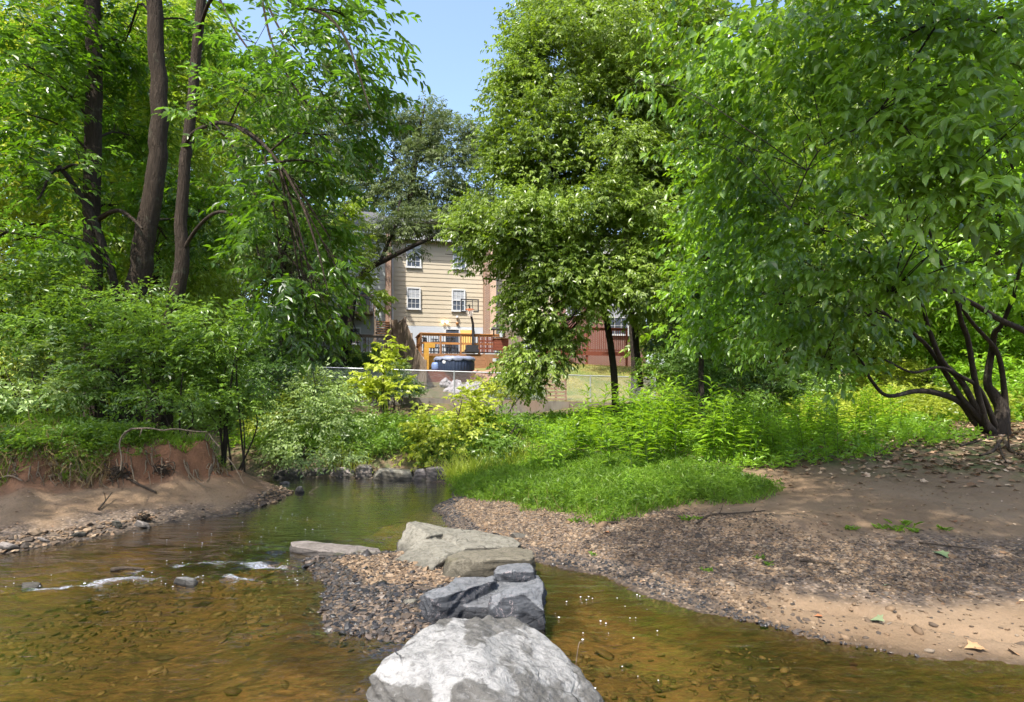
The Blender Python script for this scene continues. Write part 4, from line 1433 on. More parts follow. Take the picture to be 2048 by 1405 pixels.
# fieldstone edging below the platform
for side, (ua, ub, va, vb, dd, nn, lab, mt) in enumerate(((884, 965, 766, 790, 28.2, 46, 'loose grey fieldstone wall below the tub platform', 'stone_grey'), (945, 990, 745, 792, 28.9, 30, 'tumbled reddish fieldstones right of the tub platform', 'copper_red'))):
    bm = bmesh.new()
    rg = np.random.default_rng(900 + side)
    for k in range(nn):
        t = rg.random()
        u = ua + (ub - ua) * rg.random()
        v = va + (vb - va) * t + (0 if side == 0 else -.25 * (u - ua))
        p = P(u, v, dd + .8 * (1 - t))
        s = .12 + .12 * rg.random()
        mtx = Matrix.Translation(p) @ Matrix.Rotation(rg.random() * 6, 4, Vector(rg.normal(0, 1, 3)).normalized()) @ Matrix.Diagonal((s * 1.4, s, s * .7, 1))
        res = bmesh.ops.create_icosphere(bm, subdivisions=2, radius=1, matrix=mtx)
        for vv in res['verts']:
            vv.co += Vector(rg.normal(0, .014, 3))
    me = bpy.data.meshes.new('stones')
    bm.to_mesh(me)
    bm.free()
    me.materials.append(M[mt])
    tag(link('stone_wall', me), lab, 'stone wall')

# concrete retaining wall in cast panels, chain link fence on top
rw = MB()
xs_ = [-16.5, -12.6, -8.7]
while xs_[-1] < 13:
    xs_.append(xs_[-1] + 3.72)
for k in range(len(xs_) - 1):
    x0, x1 = xs_[k], xs_[k + 1] - .03
    vs = []
    for x in (x0, x1):
        y = float(wall_y(x))
        zt = float(wall_top(x))
        vs += [(x, y - .14, -.4), (x, y + .2, -.4), (x, y + .2, zt), (x, y - .14, zt)]
    rw.add(vs, [(0, 1, 2, 3), (7, 6, 5, 4), (0, 4, 5, 1), (1, 5, 6, 2), (2, 6, 7, 3), (3, 7, 4, 0)])
tag(rw.build('retaining_wall', M['concrete']), 'stained concrete retaining wall with panel joints below the wire fence', 'wall')

FH = 1.12
cf = thing('chain_link_fence', 'galvanised chain link fence standing on the concrete retaining wall', 'fence', (0, 0, 0))
X0, X1 = -11.0, 6.2


def fpt(x, h):
    return (x, float(wall_y(x)) + .03, float(wall_top(x)) + h)


for x in np.arange(X0, X1 + .1, 2.87):
    MB().tube([fpt(x, -.05), fpt(x, FH + .04)], .03, 8).build('post', M['galv'], cf)
MB().tube([fpt(x, FH) for x in np.linspace(X0, X1, 8)], .024, 8).build('top_rail', M['galv'], cf)
V, Q, n = [], [], 0
st_ = .066
for s in (-1, 1):
    for x in np.arange(X0 - FH, X1 + FH, st_):
        xa, xb_ = (x, x + FH) if s > 0 else (x + FH, x)
        za, zb_ = 0.02, FH
        ta, tb_ = xa, xb_
        lo, hi = max(min(ta, tb_), X0), min(max(ta, tb_), X1)
        if hi - lo < .03:
            continue
        f = lambda xx: za + (zb_ - za) * (xx - xa) / (xb_ - xa)
        a_, b_ = np.array(fpt(lo, f(lo))), np.array(fpt(hi, f(hi)))
        V_, Q_ = tube_np([a_, b_], .0045, 3)
        V.append(V_)
        Q.append(Q_ + n)
        n += len(V_)
Q = np.vstack(Q)
link('wire_mesh', mesh_np('wire_mesh', np.vstack(V), Q.ravel(), np.arange(len(Q)) * 4, M['galv']), cf)
# pallet leaning behind the fence
c = P(1110, 803, 27.2)
pa = thing('pallet', 'brown slatted pallet leaning behind the wire fence', 'pallet', (c[0], c[1], c[2]), .1)
mb = MB()
for k in range(6):
    mb.box(-.45, .55, -.02 + k * .02, .0 + k * .02, .05 + k * .16, .14 + k * .16)
mb.build('slats', M['wood_brown'], pa)
for s in (-.4, .05, .5):
    MB().bar((s, .02, 0), (s, .14, 1.0), .09, .05).build('bearer', M['wood_brown'], pa)
# ------------------------------------------------------------------ trees and shrubs
def wb(blobs):
    """(u, v, depth, ru, rv in photo px, ry in m) -> world ellipsoids"""
    out = []
    for b in blobs:
        u, v, d, ru, rv, ry = b
        out.append((P(u, v, d), np.array([ru / F * d, ry, rv / F * d])))
    return out


def crown_arrays(blobs, leaf, width, lai, K, rng, twig, flat, droop, gap, shell, fs, trunk_c, seed, sub):
    A, subs = [], []
    for c, r in blobs:
        n = max(6, int(lai * math.pi * r[0] * r[2] / (.62 * width * leaf * leaf) / K))
        p = blob_points(c, r, n, rng, shell, seed, gap, fs)
        out = unit((p - c) / r) * .8 + unit(p - trunk_c) * .5 + rng.normal(0, .45, p.shape)
        out[:, 2] = out[:, 2] * .45 - .12
        A.append(sprays(p, out, K, twig, leaf, rng, flat, droop))
        k = min(len(p), sub)
        subs.append(p[rng.choice(len(p), k, replace=False)])
    return [np.concatenate([a[i] for a in A]) for i in range(4)], subs


def make_plant(name, label, cat, stems, blobs, leaf=.12, width=.5, K=9, lai=3.0, mat='maple', bark='bark', twig=.45, flat=.6, droop=.35, gap=0.0, shell=.5, fs=.9,
               seed=0, sub=10, group=None, shape=None, crown_name='crown', trunk_name='trunk', limb_r=.03, tone=.25, attach=None, sides=9):
    """stems: polylines of world (x, y, z, radius); blobs: world ellipsoids (centre, radii)"""
    rng = np.random.default_rng(1000 + seed)
    base = np.array(stems[0][0][:3], float)
    root = thing(name, label, cat, base, 0, group)
    tb = Tubes()
    nodes = []
    for s in stems:
        s = np.array(s, float)
        n = max(8, 5 * len(s))
        q = smooth_path(s, n)
        wig = fbm(xyz(np.arange(n) * .45, seed * 3.1, s[0, 0]), 2, seed)[:, None] * np.array([1, 1, 0]) * .14 * q[:, 3:4]
        tb.add(q[:, :3] + wig - base, q[:, 3], sides)
        nodes.append(q[1:])
    nodes = np.vstack(nodes)
    tc = nodes[:, :3].mean(0)
    if cat == 'tree':
        zlo, zhi = nodes[:, 2].min(), nodes[:, 2].max()
        nodes = nodes[nodes[:, 2] > zlo + .36 * (min(zhi, zlo + 11) - zlo)]
    (pos, ax, nn, sz), subs = crown_arrays(blobs, leaf, width, lai, K, rng, twig, flat, droop, gap, shell, fs, tc, seed, sub)
    if sub:
        for (c, r), sp in zip(blobs, subs):
            dv = c - nodes[:, :3]
            hd = np.linalg.norm(dv[:, :2], axis=1)
            cost = np.linalg.norm(dv, axis=1) + 1.4 * np.maximum(0, .35 * hd - dv[:, 2]) + .0
            k = int(np.argmin(cost))
            a = nodes[k, :3]
            ra = min(nodes[k, 3] * .75, limb_r * (.6 + .25 * np.linalg.norm(c - a)))
            mid = (a + c) / 2 + np.array([0, 0, .12 * np.linalg.norm((c - a)[:2])]) + rng.normal(0, .06, 3) * np.linalg.norm(c - a)
            q = smooth_path([a, mid, c, c + (c - mid) * .55], 12)
            tb.add(q - base, np.linspace(ra, ra * .35, 12), 6)
            for p in sp:
                i = rng.integers(4, 11)
                a2 = q[i]
                m2 = (a2 + p) / 2 + np.array([0, 0, .08]) * np.linalg.norm(p - a2) + rng.normal(0, .06, 3) * np.linalg.norm(p - a2)
                q2 = smooth_path([a2, m2, p], 6)
                tb.add(q2 - base, np.linspace(ra * .38, max(.003, ra * .1), 6), 4)
    link(trunk_name, tb.mesh(trunk_name, M[bark]), root)
    dpx = leaf * F / max(2.0, float(np.mean([c[1] for c, _ in blobs])))
    if shape is None:
        shape = LEAF_LO if dpx < 10 else (LEAF_MD if dpx < 24 else LEAF_HI)
    tn = np.clip(tone + .9 * fbm(pos * .9, 2, seed + 50), 0, 1)
    link(crown_name, leaves_mesh(crown_name, pos - base, ax, nn, sz, width, shape, LM[mat], rng, tn), root)
    return root


def stem_px(pts, snap=True):
    """[(u, v, depth, radius px)] -> world polyline with radii in metres"""
    out = []
    for u, v, d, r in pts:
        p = P(u, v, d)
        out.append([p[0], p[1], p[2], r / F * d])
    return out


def grounded(st, sink=.15):
    x, y, z, r = st[0]
    zg = float(height(x, y))
    if z > zg:
        return [[x, y, zg - sink, r * 1.15]] + st
    st[0][2] = zg - sink
    return st


# --- three trunks on the left bank
make_plant('tree', 'straight dark trunk, leftmost of the three big trunks on the left bank', 'tree',
           [grounded(stem_px([(186, 700, 11.5, 20), (186, 560, 11.5, 17), (185, 420, 11.5, 15.5), (187, 250, 11.5, 15), (186, 90, 11.5, 14.5), (184, -80, 11.5, 14), (190, -500, 11.5, 11), (180, -900, 11.5, 6)])),
            stem_px([(196, 440, 11.45, 5), (215, 428, 11.3, 4.5), (240, 422, 11, 4), (265, 438, 10.7, 3.5), (285, 458, 10.4, 2)])],
           wb([(70, 60, 10.6, 90, 80, 1.2), (60, 230, 10.8, 90, 60, 1.2), (245, 110, 13, 80, 60, .9), (50, 130, 10.4, 90, 60, 1.2), (255, 270, 13, 80, 60, .9), (100, 340, 11, 80, 45, 1), (150, 200, 13.2, 100, 90, 1),
               (240, 420, 13, 80, 50, .9), (150, 500, 13, 80, 50, 1), (60, -150, 11, 180, 90, 1.5)]),
           leaf=.135, lai=4.5, mat='ash', bark='bark', flat=.75, droop=.3, seed=1, gap=.02, limb_r=.025)
make_plant('tree', 'bowed dark trunk, middle of the three big trunks on the left bank', 'tree',
           [grounded(stem_px([(255, 720, 11, 24), (272, 600, 11, 21), (290, 490, 11, 20), (305, 400, 11, 18), (315, 310, 11, 17), (319, 220, 11, 16), (314, 120, 11, 15), (308, 20, 11, 14.5), (300, -120, 11, 14), (310, -500, 11, 11), (330, -900, 11, 6)]))],
           wb([(390, 50, 11.8, 80, 50, .9), (260, 60, 12.5, 70, 60, .9), (330, 380, 12.5, 60, 60, .9), (420, 420, 12.6, 70, 60, .9), (340, 490, 12.6, 70, 40, .9)]),
           leaf=.135, lai=4.5, mat='ash', bark='bark', flat=.78, droop=.3, seed=2, gap=.02, limb_r=.025)
T3 = [grounded(stem_px([(328, 800, 10, 16), (333, 740, 10, 15), (340, 660, 10, 15), (350, 600, 10, 15), (364, 520, 10, 13.5), (362, 440, 10, 11.5), (367, 360, 10, 11), (373, 300, 10, 10.5), (383, 220, 10, 10), (392, 110, 10, 9.5), (402, 10, 10, 9), (410, -120, 10, 8), (430, -400, 9.6, 6), (440, -700, 9.6, 3)])),
      stem_px([(366, 300, 10.00, 5.50), (385, 268, 9.65, 5.50), (430, 247, 8.64, 5.31), (470, 252, 7.67, 5.02), (515, 278, 7.15, 4.83), (560, 330, 6.80, 4.14), (600, 400, 6.63, 3.45), (635, 500, 6.45, 2.76), (655, 580, 6.45, 1.72)]),
      stem_px([(430, 249, 8.64, 3.18), (470, 300, 7.84, 2.90), (500, 370, 7.50, 2.53), (540, 440, 7.33, 1.72)]),
      stem_px([(364, 505, 10.00, 5.50), (385, 470, 9.83, 5.00), (410, 440, 9.48, 4.65), (440, 424, 8.93, 4.30), (475, 436, 8.34, 3.82), (505, 470, 7.85, 3.45), (520, 520, 7.67, 2.30)]),
      stem_px([(398, 60, 9.91, 4.58), (430, -10, 8.99, 4.78), (520, -25, 7.50, 4.83), (590, 8, 6.80, 4.60), (650, 30, 6.28, 4.37), (690, 75, 6.10, 3.68), (715, 140, 5.92, 2.88), (740, 220, 5.75, 1.72)]),
      stem_px([(520, -25, 7.50, 3.45), (545, 90, 7.15, 2.99), (600, 190, 6.80, 2.53), (660, 250, 6.63, 1.72)]),
      stem_px([(440, 0, 8.93, 3.22), (470, 60, 8.20, 2.90), (520, 130, 7.50, 2.53), (570, 200, 7.15, 1.84)]),
      stem_px([(470, 252, 7.5, 3.6), (520, 290, 7.2, 3.2), (540, 350, 7.1, 2.8), (575, 420, 7.0, 2.4), (600, 500, 6.9, 2), (640, 560, 6.9, 1.4)]),
      stem_px([(520, -25, 7.5, 3.4), (560, 60, 7.1, 3), (600, 110, 7, 2.6), (640, 180, 6.9, 2.2), (690, 250, 6.8, 1.5)]),
      stem_px([(505, 470, 7.9, 3), (550, 490, 7.6, 2.4), (600, 540, 7.4, 2), (640, 600, 7.3, 1.4)])]
T3 = [T3[0]] + [[[x, y, z, r * .72] for x, y, z, r in q] for q in T3[1:]]
make_plant('tree', 'slimmer pale barked trunk with arching limbs, right of the bowed trunk', 'tree', T3,
           wb([(510, 90, 7.55, 85, 55, .8), (600, 60, 7.15, 90, 55, .8), (698, 40, 6.85, 85, 60, .8), (748, 120, 6.75, 48, 70, .7), (668, 160, 6.85, 80, 60, .8), (723, 235, 6.75, 60, 55, .7), (560, 180, 7.35, 90, 50, .8), (640, 270, 7.15, 90, 45, .7),
               (485, 190, 7.85, 70, 38, .7), (520, 300, 7.55, 90, 40, .7), (589, 360, 7.15, 90, 45, .7), (651, 330, 6.95, 60, 45, .6), (545, 410, 7.55, 85, 40, .7), (594, 450, 7.05, 80, 48, .7), (636, 440, 6.95, 45, 50, .6),
               (565, 510, 7.55, 90, 40, .7), (605, 545, 7.05, 80, 45, .7), (575, 630, 7.15, 80, 40, .6), (633, 620, 6.95, 45, 38, .5), (617, 680, 7.05, 48, 28, .5), (400, 245, 7.75, 40, 18, .4),
               (664, 520, 6.95, 25, 30, .4)]),
           leaf=.118, width=.42, lai=3.3, mat='ash', bark='bark', flat=.6, droop=.45, seed=3, gap=.0, limb_r=.018, sub=8, twig=.36)
# slender leaning tree in front of the leftmost trunk
make_plant('tree', 'thin forked tree leaning left across the leftmost big trunk', 'tree',
           [grounded(stem_px([(232, 640, 10.6, 9), (230, 575, 10.6, 7.5), (212, 510, 10.6, 7), (192, 450, 10.6, 6.5), (165, 400, 10.5, 5.5), (140, 360, 10.4, 5), (116, 332, 10.3, 4)])),
            stem_px([(120, 337, 10.3, 3), (100, 350, 10.1, 2.5), (85, 385, 10, 2.2), (75, 400, 9.9, 1.5)]), stem_px([(125, 340, 10.3, 2.8), (145, 330, 10.2, 2.4), (165, 332, 10.1, 1.5)])],
           wb([(70, 380, 9.9, 80, 45, .8), (40, 300, 9.9, 80, 45, .8), (150, 300, 10, 70, 35, .7), (40, 470, 9.8, 80, 45, .8), (130, 470, 10, 70, 40, .7)]), leaf=.13, lai=1.9, mat='ash', bark='bark_dark', seed=4, gap=.05, limb_r=.016)

# --- unseen tree added on the near left bank to shade the beach
make_plant('tree', 'unseen tree added on the near left bank, its boughs shade the sandy beach', 'tree',
           [[[-9.6, 4.0, float(height(-9.6, 4.0)) - .2, .24], [-9.5, 3.9, 3, .2], [-9.2, 3.9, 6, .17], [-8.9, 4.0, 9, .12], [-8.6, 4.2, 11, .05]]],
           [(np.array(c), np.array(r)) for c, r in (((-8.7, 2.6, 9), (1.3, 1.1, .7)), ((-7.2, 3.3, 9.2), (1.2, 1.0, .6)), ((-9.8, 1.6, 9), (1.3, 1.1, .7)), ((-10.4, 3.6, 9.4), (1.3, 1.1, .7)), ((-8.2, 4.6, 9.3), (1.2, 1.0, .6)),
                                                    ((-6.2, 2.2, 9.4), (1.1, .9, .6)), ((-6.6, 3.2, 9.8), (1.0, .8, .5)))],
           leaf=.135, lai=4.0, mat='ash', bark='bark', flat=.75, droop=.3, seed=9, gap=.03, limb_r=.025)

# --- the leafy tree in front of the houses, its trunk before the retaining wall
def crown_masses(poly, n, r0, r1, dfun, seed, ry=.8, hole=None):
    """small leaf masses spread through a crown whose side view has this outline (photo px)"""
    r = np.random.default_rng(seed)
    poly = np.array(poly, float)
    out = []
    while len(out) < n:
        u, v = r.uniform(poly[:, 0].min(), poly[:, 0].max()), r.uniform(poly[:, 1].min(), poly[:, 1].max())
        s = float(sdist(poly, u, v))
        q = r0 + (r1 - r0) * r.random()
        if s < q * (.2 if v < 400 else (.5 if v < 520 else .8)) or (hole and hole(u, v) and r.random() < .5):
            continue
        if any((u - a[0]) ** 2 + (v - a[1]) ** 2 < (.42 * q) ** 2 for a in out[-60:]):
            continue
        out.append((u, v, dfun(u, v, s, r), q * 1.15, q * .8, ry * (.7 + .6 * r.random())))
    return out


CT = crown_masses([(1056, -30), (1040, 60), (1016, 112), (978, 148), (980, 212), (978, 250), (962, 290), (945, 350), (910, 430), (876, 498), (872, 530), (920, 546), (980, 556), (1005, 605), (1015, 650), (1018, 695), (992, 715),
                   (998, 752), (1040, 795), (1088, 812), (1115, 790), (1142, 735), (1165, 690), (1205, 668), (1250, 650), (1290, 668), (1320, 690), (1345, 640), (1420, 500), (1420, -30)],
                  230, 30, 54, lambda u, v, s, r: 17.4 - 1.6 * min(1, s / 90) * (.3 + .9 * r.random()) - .9 * max(0, (v - 420) / 400) + .9 * r.random(), 31, .8,
                  lambda u, v: 1110 < u < 1230 and 280 < v < 360)
make_plant('tree', 'broad leafy tree with a slim leaning trunk in front of the retaining wall', 'tree',
           [grounded(stem_px([(1231, 815, 18, 7.5), (1228, 745, 18, 6.8), (1218, 670, 18, 6.5), (1206, 610, 18, 6.2), (1194, 555, 18, 6), (1198, 480, 17.8, 5.5), (1218, 400, 17.6, 5), (1225, 330, 17.4, 4.5), (1195, 250, 17.3, 4), (1180, 150, 17.3, 3)])),
            stem_px([(1282, 775, 20, 6), (1272, 690, 20, 6), (1262, 600, 19.5, 6), (1235, 570, 19, 6), (1205, 530, 18.4, 5.5), (1160, 470, 17.4, 4.5), (1110, 420, 17, 3.5)]),
            stem_px([(1198, 500, 17.9, 4), (1150, 430, 17.2, 3.2), (1130, 350, 17, 2.6), (1120, 270, 17, 2)])],
           wb(CT),
           leaf=.12, width=.5, lai=3.8, mat='maple', bark='bark_dark', flat=.2, droop=.8, seed=5, gap=-.35, limb_r=.016, sub=3, twig=.34, fs=.8, tone=.3, shape=LEAF_LO)

# --- oak behind the leafy tree, top of the frame
make_plant('tree', 'dark fine leaved oak whose top rises behind the leafy tree against the sky', 'tree',
           [grounded(stem_px([(1270, 700, 29, 9), (1250, 400, 29, 8), (1230, 200, 29, 6.5), (1200, 50, 29, 5), (1170, -100, 29, 3.5), (1160, -280, 29, 2)]))],
           wb([(1090, 70, 28, 42, 36, 1.5), (1120, -20, 28.5, 66, 50, 2), (1200, 60, 28.5, 70, 55, 2.2), (1280, 30, 29, 75, 60, 2.4), (1060, 130, 28, 34, 30, 1.2), (1360, 60, 29.5, 80, 70, 2.5), (1130, -130, 29, 75, 60, 2.5), (1270, -150, 29, 110, 80, 3),
               (1180, 160, 28.6, 80, 50, 2), (1290, 150, 29, 80, 60, 2), (1380, 220, 29, 70, 80, 2), (1320, 320, 29, 70, 60, 2)]),
           leaf=.20, width=.38, K=10, lai=5, mat='oak', bark='bark_dark', flat=.3, droop=.7, seed=6, limb_r=.03, sub=5, twig=.6, fs=.5)
# --- small tree before the houses: one long bare limb across the facade
make_plant('tree', 'small tree whose one long bare limb crosses in front of the house facade', 'tree',
           [grounded(stem_px([(695, 690, 34, 8), (706, 600, 34, 7.5), (722, 558, 33.8, 7), (742, 535, 33.6, 6), (775, 518, 33.4, 5.2), (810, 500, 33.2, 4.5), (850, 482, 33, 3.8), (885, 468, 33, 3.2), (915, 456, 33, 2)])),
            stem_px([(760, 525, 33.6, 4), (775, 490, 33.6, 3.5), (792, 450, 33.5, 3), (800, 400, 33.4, 2)])],
           wb([(800, 470, 33.4, 34, 18, .8), (765, 500, 33.4, 26, 16, .7), (850, 462, 33.2, 40, 18, .8), (905, 462, 33, 26, 16, .7), (880, 440, 33.2, 40, 20, .8), (740, 520, 33.6, 20, 14, .5), (830, 505, 33.2, 16, 10, .4), (790, 425, 33.4, 30, 24, .8), (820, 450, 33.4, 50, 20, .9), (770, 455, 33.4, 34, 22, .8), (880, 462, 33.2, 34, 14, .7), (730, 470, 33.6, 34, 26, .9), (845, 430, 33.4, 44, 18, .9)]),
           leaf=.19, width=.34, K=9, lai=3.6, mat='oak', bark='bark_dark', flat=.25, droop=.8, seed=7, limb_r=.02, sub=4, twig=.5, fs=.5)
# --- tall grey green tree standing behind the houses
make_plant('tree', 'tall grey green tree rising behind the house roofs below the open sky', 'tree',
           [grounded(stem_px([(815, 560, 50, 9), (820, 420, 50, 8), (828, 340, 50, 6), (840, 260, 50, 4), (850, 210, 50, 2)]))],
           wb([(850, 235, 50, 42, 42, 2.5), (900, 270, 50, 52, 36, 2.5), (830, 315, 50, 60, 45, 3), (920, 335, 50, 60, 45, 3), (870, 385, 50, 62, 42, 3), (800, 385, 50, 52, 42, 3), (945, 395, 50, 45, 42, 2.5), (850, 430, 50, 70, 34, 2.5),
               (770, 325, 50, 48, 52, 3), (740, 395, 50, 55, 50, 3), (700, 300, 50, 55, 60, 3), (790, 245, 50, 42, 42, 2.5), (965, 285, 50, 42, 40, 2.5), (720, 230, 50, 50, 50, 3), (960, 440, 50, 50, 30, 2.5)]),
           leaf=.27, width=.36, K=10, lai=5.5, mat='oak', bark='bark_dark', flat=.25, droop=.8, seed=77, limb_r=.03, sub=4, twig=.8, fs=.4)

# --- many stemmed tree on the right, its boughs hang towards the viewer
R1 = [grounded(stem_px([(1998, 880, 10, 34), (2002, 845, 10, 24), (2004, 818, 10, 19), (1988, 790, 10, 15), (1975, 765, 9.9, 11), (1984, 700, 9.7, 9), (1990, 665, 9.4, 8), (2003, 650, 9.2, 6.5), (2030, 590, 8.8, 5)])),
      stem_px([(1990, 872, 10, 18), (1952, 845, 9.9, 12), (1922, 806, 9.7, 10.5), (1872, 786, 9.4, 9.5), (1830, 783, 9.1, 8), (1775, 792, 8.8, 6), (1742, 760, 8.6, 5), (1722, 720, 8.4, 4), (1706, 700, 8.3, 3)]),
      stem_px([(1985, 866, 9.9, 13), (1956, 822, 9.7, 10), (1922, 762, 9.4, 9), (1884, 722, 9, 8), (1858, 660, 8.6, 7), (1840, 600, 8.2, 5), (1800, 540, 7.8, 3.5)]),
      stem_px([(1985, 862, 9.9, 12), (1926, 800, 9.6, 9), (1902, 764, 9.4, 8), (1862, 702, 9, 7), (1832, 672, 8.7, 6), (1790, 640, 8.3, 4.5), (1740, 610, 7.9, 3)]),
      stem_px([(1975, 858, 9.8, 10), (1952, 772, 9.5, 9), (1936, 682, 9.1, 8), (1922, 642, 8.8, 7.5), (1912, 598, 8.5, 6), (1880, 520, 8, 4.5), (1850, 440, 7.4, 3)]),
      stem_px([(2010, 815, 10, 11), (2008, 775, 9.9, 8.5), (1994, 705, 9.6, 7), (1940, 640, 9, 5.5), (1890, 560, 8.4, 4)]),
      stem_px([(2120, 760, 10.4, 14), (2075, 685, 9.6, 11), (2048, 662, 9.2, 9.5), (2000, 640, 8.8, 8.5), (1950, 610, 8.4, 7.5), (1890, 580, 8, 6), (1848, 574, 7.6, 4.5), (1780, 590, 7.2, 3)]),
      stem_px([(1990, 850, 9.9, 9), (1960, 780, 9.6, 7), (1925, 755, 9.3, 6), (1880, 735, 9, 5), (1825, 745, 8.6, 4), (1770, 720, 8.2, 3)]),
      stem_px([(2004, 650, 9.2, 5), (2035, 560, 8.6, 4.5), (2048, 430, 7.6, 4), (1990, 240, 6.4, 3.5), (1900, 60, 5.8, 3.2), (1800, -80, 5.6, 2.5)]),
      stem_px([(2120, 40, 6, 6), (2048, 32, 5.8, 5), (1950, 40, 5.6, 4.5), (1880, 40, 5.5, 4), (1800, 80, 5.5, 3)]),
      stem_px([(1880, 40, 5.5, 3.5), (1750, 230, 5.8, 3), (1640, 300, 6.2, 2.5), (1580, 420, 6.6, 2)])]
R1 = [[[x, y, z, r * (.62 if k else .66)] for x, y, z, r in q] for k, q in enumerate(R1)]
make_plant('tree', 'many stemmed spreading tree on the right bank with drooping boughs of large leaves', 'tree', R1,
           wb([(1560, 690, 8.6, 70, 32, .7), (1640, 740, 8.4, 70, 26, .6), (1600, 620, 8.4, 90, 38, .8), (1690, 640, 8.0, 80, 34, .8), (1530, 610, 9.4, 60, 40, .8), (1500, 520, 9.2, 80, 55, 1), (1620, 530, 7.9, 110, 50, .9), (1750, 560, 7.2, 110, 42, .8),
               (1850, 500, 6.6, 110, 44, .7), (1960, 520, 6.4, 110, 46, .8), (1690, 440, 7.4, 110, 50, .9), (1560, 410, 8.4, 100, 60, 1), (1460, 420, 9.6, 70, 70, 1.2), (1800, 400, 6.0, 120, 44, .7), (1930, 410, 5.2, 120, 44, .6), (2030, 440, 5.6, 60, 50, .6),
               (1840, 300, 5.6, 130, 48, .7), (1980, 300, 5.2, 110, 50, .7), (1700, 310, 6.6, 120, 52, .9), (1570, 280, 7.6, 110, 60, 1.1), (1470, 300, 8.6, 70, 60, 1.1), (1760, 200, 6.2, 120, 50, .9), (1900, 180, 5.6, 120, 52, .8), (2020, 190, 5.4, 70, 60, .8),
               (1620, 170, 6.8, 120, 54, 1), (1490, 150, 7.6, 90, 60, 1), (1420, 80, 8.2, 70, 50, 1), (1560, 60, 6.8, 110, 50, 1), (1700, 70, 6.2, 120, 52, .9), (1840, 70, 5.7, 120, 50, .8), (1980, 60, 5.4, 110, 54, .8), (1360, 20, 8.4, 50, 34, .8),
               (2030, 560, 8.6, 60, 40, .8), (1290, 165, 8.4, 42, 18, .4), (1365, 300, 8.6, 26, 34, .4), (1420, 200, 8.4, 50, 40, .7), (1420, 560, 10.2, 60, 55, 1), (1450, 660, 10.4, 60, 50, 1), (2050, 100, 5.6, 70, 60, .8), (2060, 300, 5.6, 60, 60, .7), (2060, 20, 5.6, 60, 40, .7), (1930, 120, 6.4, 110, 50, .8), (1950, 240, 6.2, 110, 50, .8)]
              + [(1600, -60, 6.6, 170, 60, 1.2), (1850, -80, 5.6, 170, 70, 1.2)]) + [(np.array(c), np.array([1.2, 1.0, .6])) for c in ((-.9, .9, 9.2), (.5, .6, 9.4), (1.9, .5, 9.2), (3.3, .6, 9.5), (-.3, 2.3, 9.4), (1.2, 2.3, 9.6), (2.6, 2.2, 9.3), (4.0, 2.2, 9.4), (2.0, 3.6, 9.6), (3.5, 3.7, 9.5), (4.9, 3.6, 9.4), (5.2, 1.6, 9.2))],  # the high unseen leaf masses are added to shade the right bank
           leaf=.13, width=.46, K=7, lai=4.2, mat='big', bark='bark_dark', flat=.62, droop=.75, seed=8, gap=-.03, limb_r=.017, sub=7, twig=.42, fs=.8, tone=.18)


make_plant('tree', 'young maple with bright sunlit leaves between the broad leafy tree and the drooping boughs', 'tree',
           [grounded(stem_px([(1405, 830, 13, 6), (1402, 740, 13, 5.5), (1408, 640, 13, 5), (1415, 540, 13, 4), (1420, 420, 13, 3), (1425, 330, 13, 2)]))],
           wb([(1385, 350, 12.8, 45, 30, .7), (1440, 320, 13, 45, 30, .7), (1400, 410, 12.6, 55, 32, .8), (1460, 400, 13, 50, 32, .8), (1370, 470, 12.8, 45, 30, .7), (1430, 480, 12.5, 60, 32, .8), (1490, 470, 13, 45, 30, .7), (1390, 540, 12.6, 50, 30, .7),
               (1455, 550, 12.6, 55, 30, .8), (1360, 590, 12.8, 40, 26, .6), (1420, 610, 12.5, 50, 28, .7), (1480, 620, 12.8, 45, 26, .7), (1400, 670, 12.6, 45, 24, .6), (1345, 660, 12.9, 34, 22, .6), (1450, 690, 12.7, 45, 22, .6)]),
           leaf=.14, width=.62, lai=3.6, mat='weed', bark='bark_dark', flat=.3, droop=.6, seed=10, limb_r=.012, sub=4, twig=.36, fs=.8, shape=LEAF_MD, K=7)


# --- background trees: world (x, y, height, crown radius, leaf kind)
def back_tree(i, x, y, h, cr, mat, label, lai=3.5, low=.25, leaf=None, lean=0.0):
    rng = np.random.default_rng(3000 + i)
    zg = float(height(x, y))
    leaf = leaf or max(.13, .0085 * y)
    st = [[x, y, zg - .2, .02 * h + .03], [x + .15 * lean, y, zg + .3 * h, .015 * h + .02], [x + .6 * lean, y + .2, zg + .65 * h, .009 * h + .01], [x + lean, y, zg + .97 * h, .02]]
    bl = []
    nb = int(9 + h * .9)
    for k in range(nb):
        t = low + (1 - low) * (k + .5) / nb
        w = cr * (.45 + .75 * math.sin(math.pi * min(1, (t - low) / (1 - low) * .85 + .12)))
        a = k * 2.4 + rng.random()
        rr = w * (.35 + .4 * rng.random())
        s = cr * (.34 + .22 * rng.random())
        bl.append((np.array([x + lean * t + rr * math.cos(a), y + rr * math.sin(a), zg + h * t]), np.array([s * 1.25, s * 1.1, s * .72])))
    make_plant('tree', label, 'tree', [st], bl, leaf=leaf, width=.48, K=10, lai=lai, mat=mat, bark='bark_dark', flat=.5, droop=.5, seed=100 + i, limb_r=.03, sub=4, twig=.55, fs=.5, tone=.3,
               group='background trees', shape=LEAF_LO, sides=7)


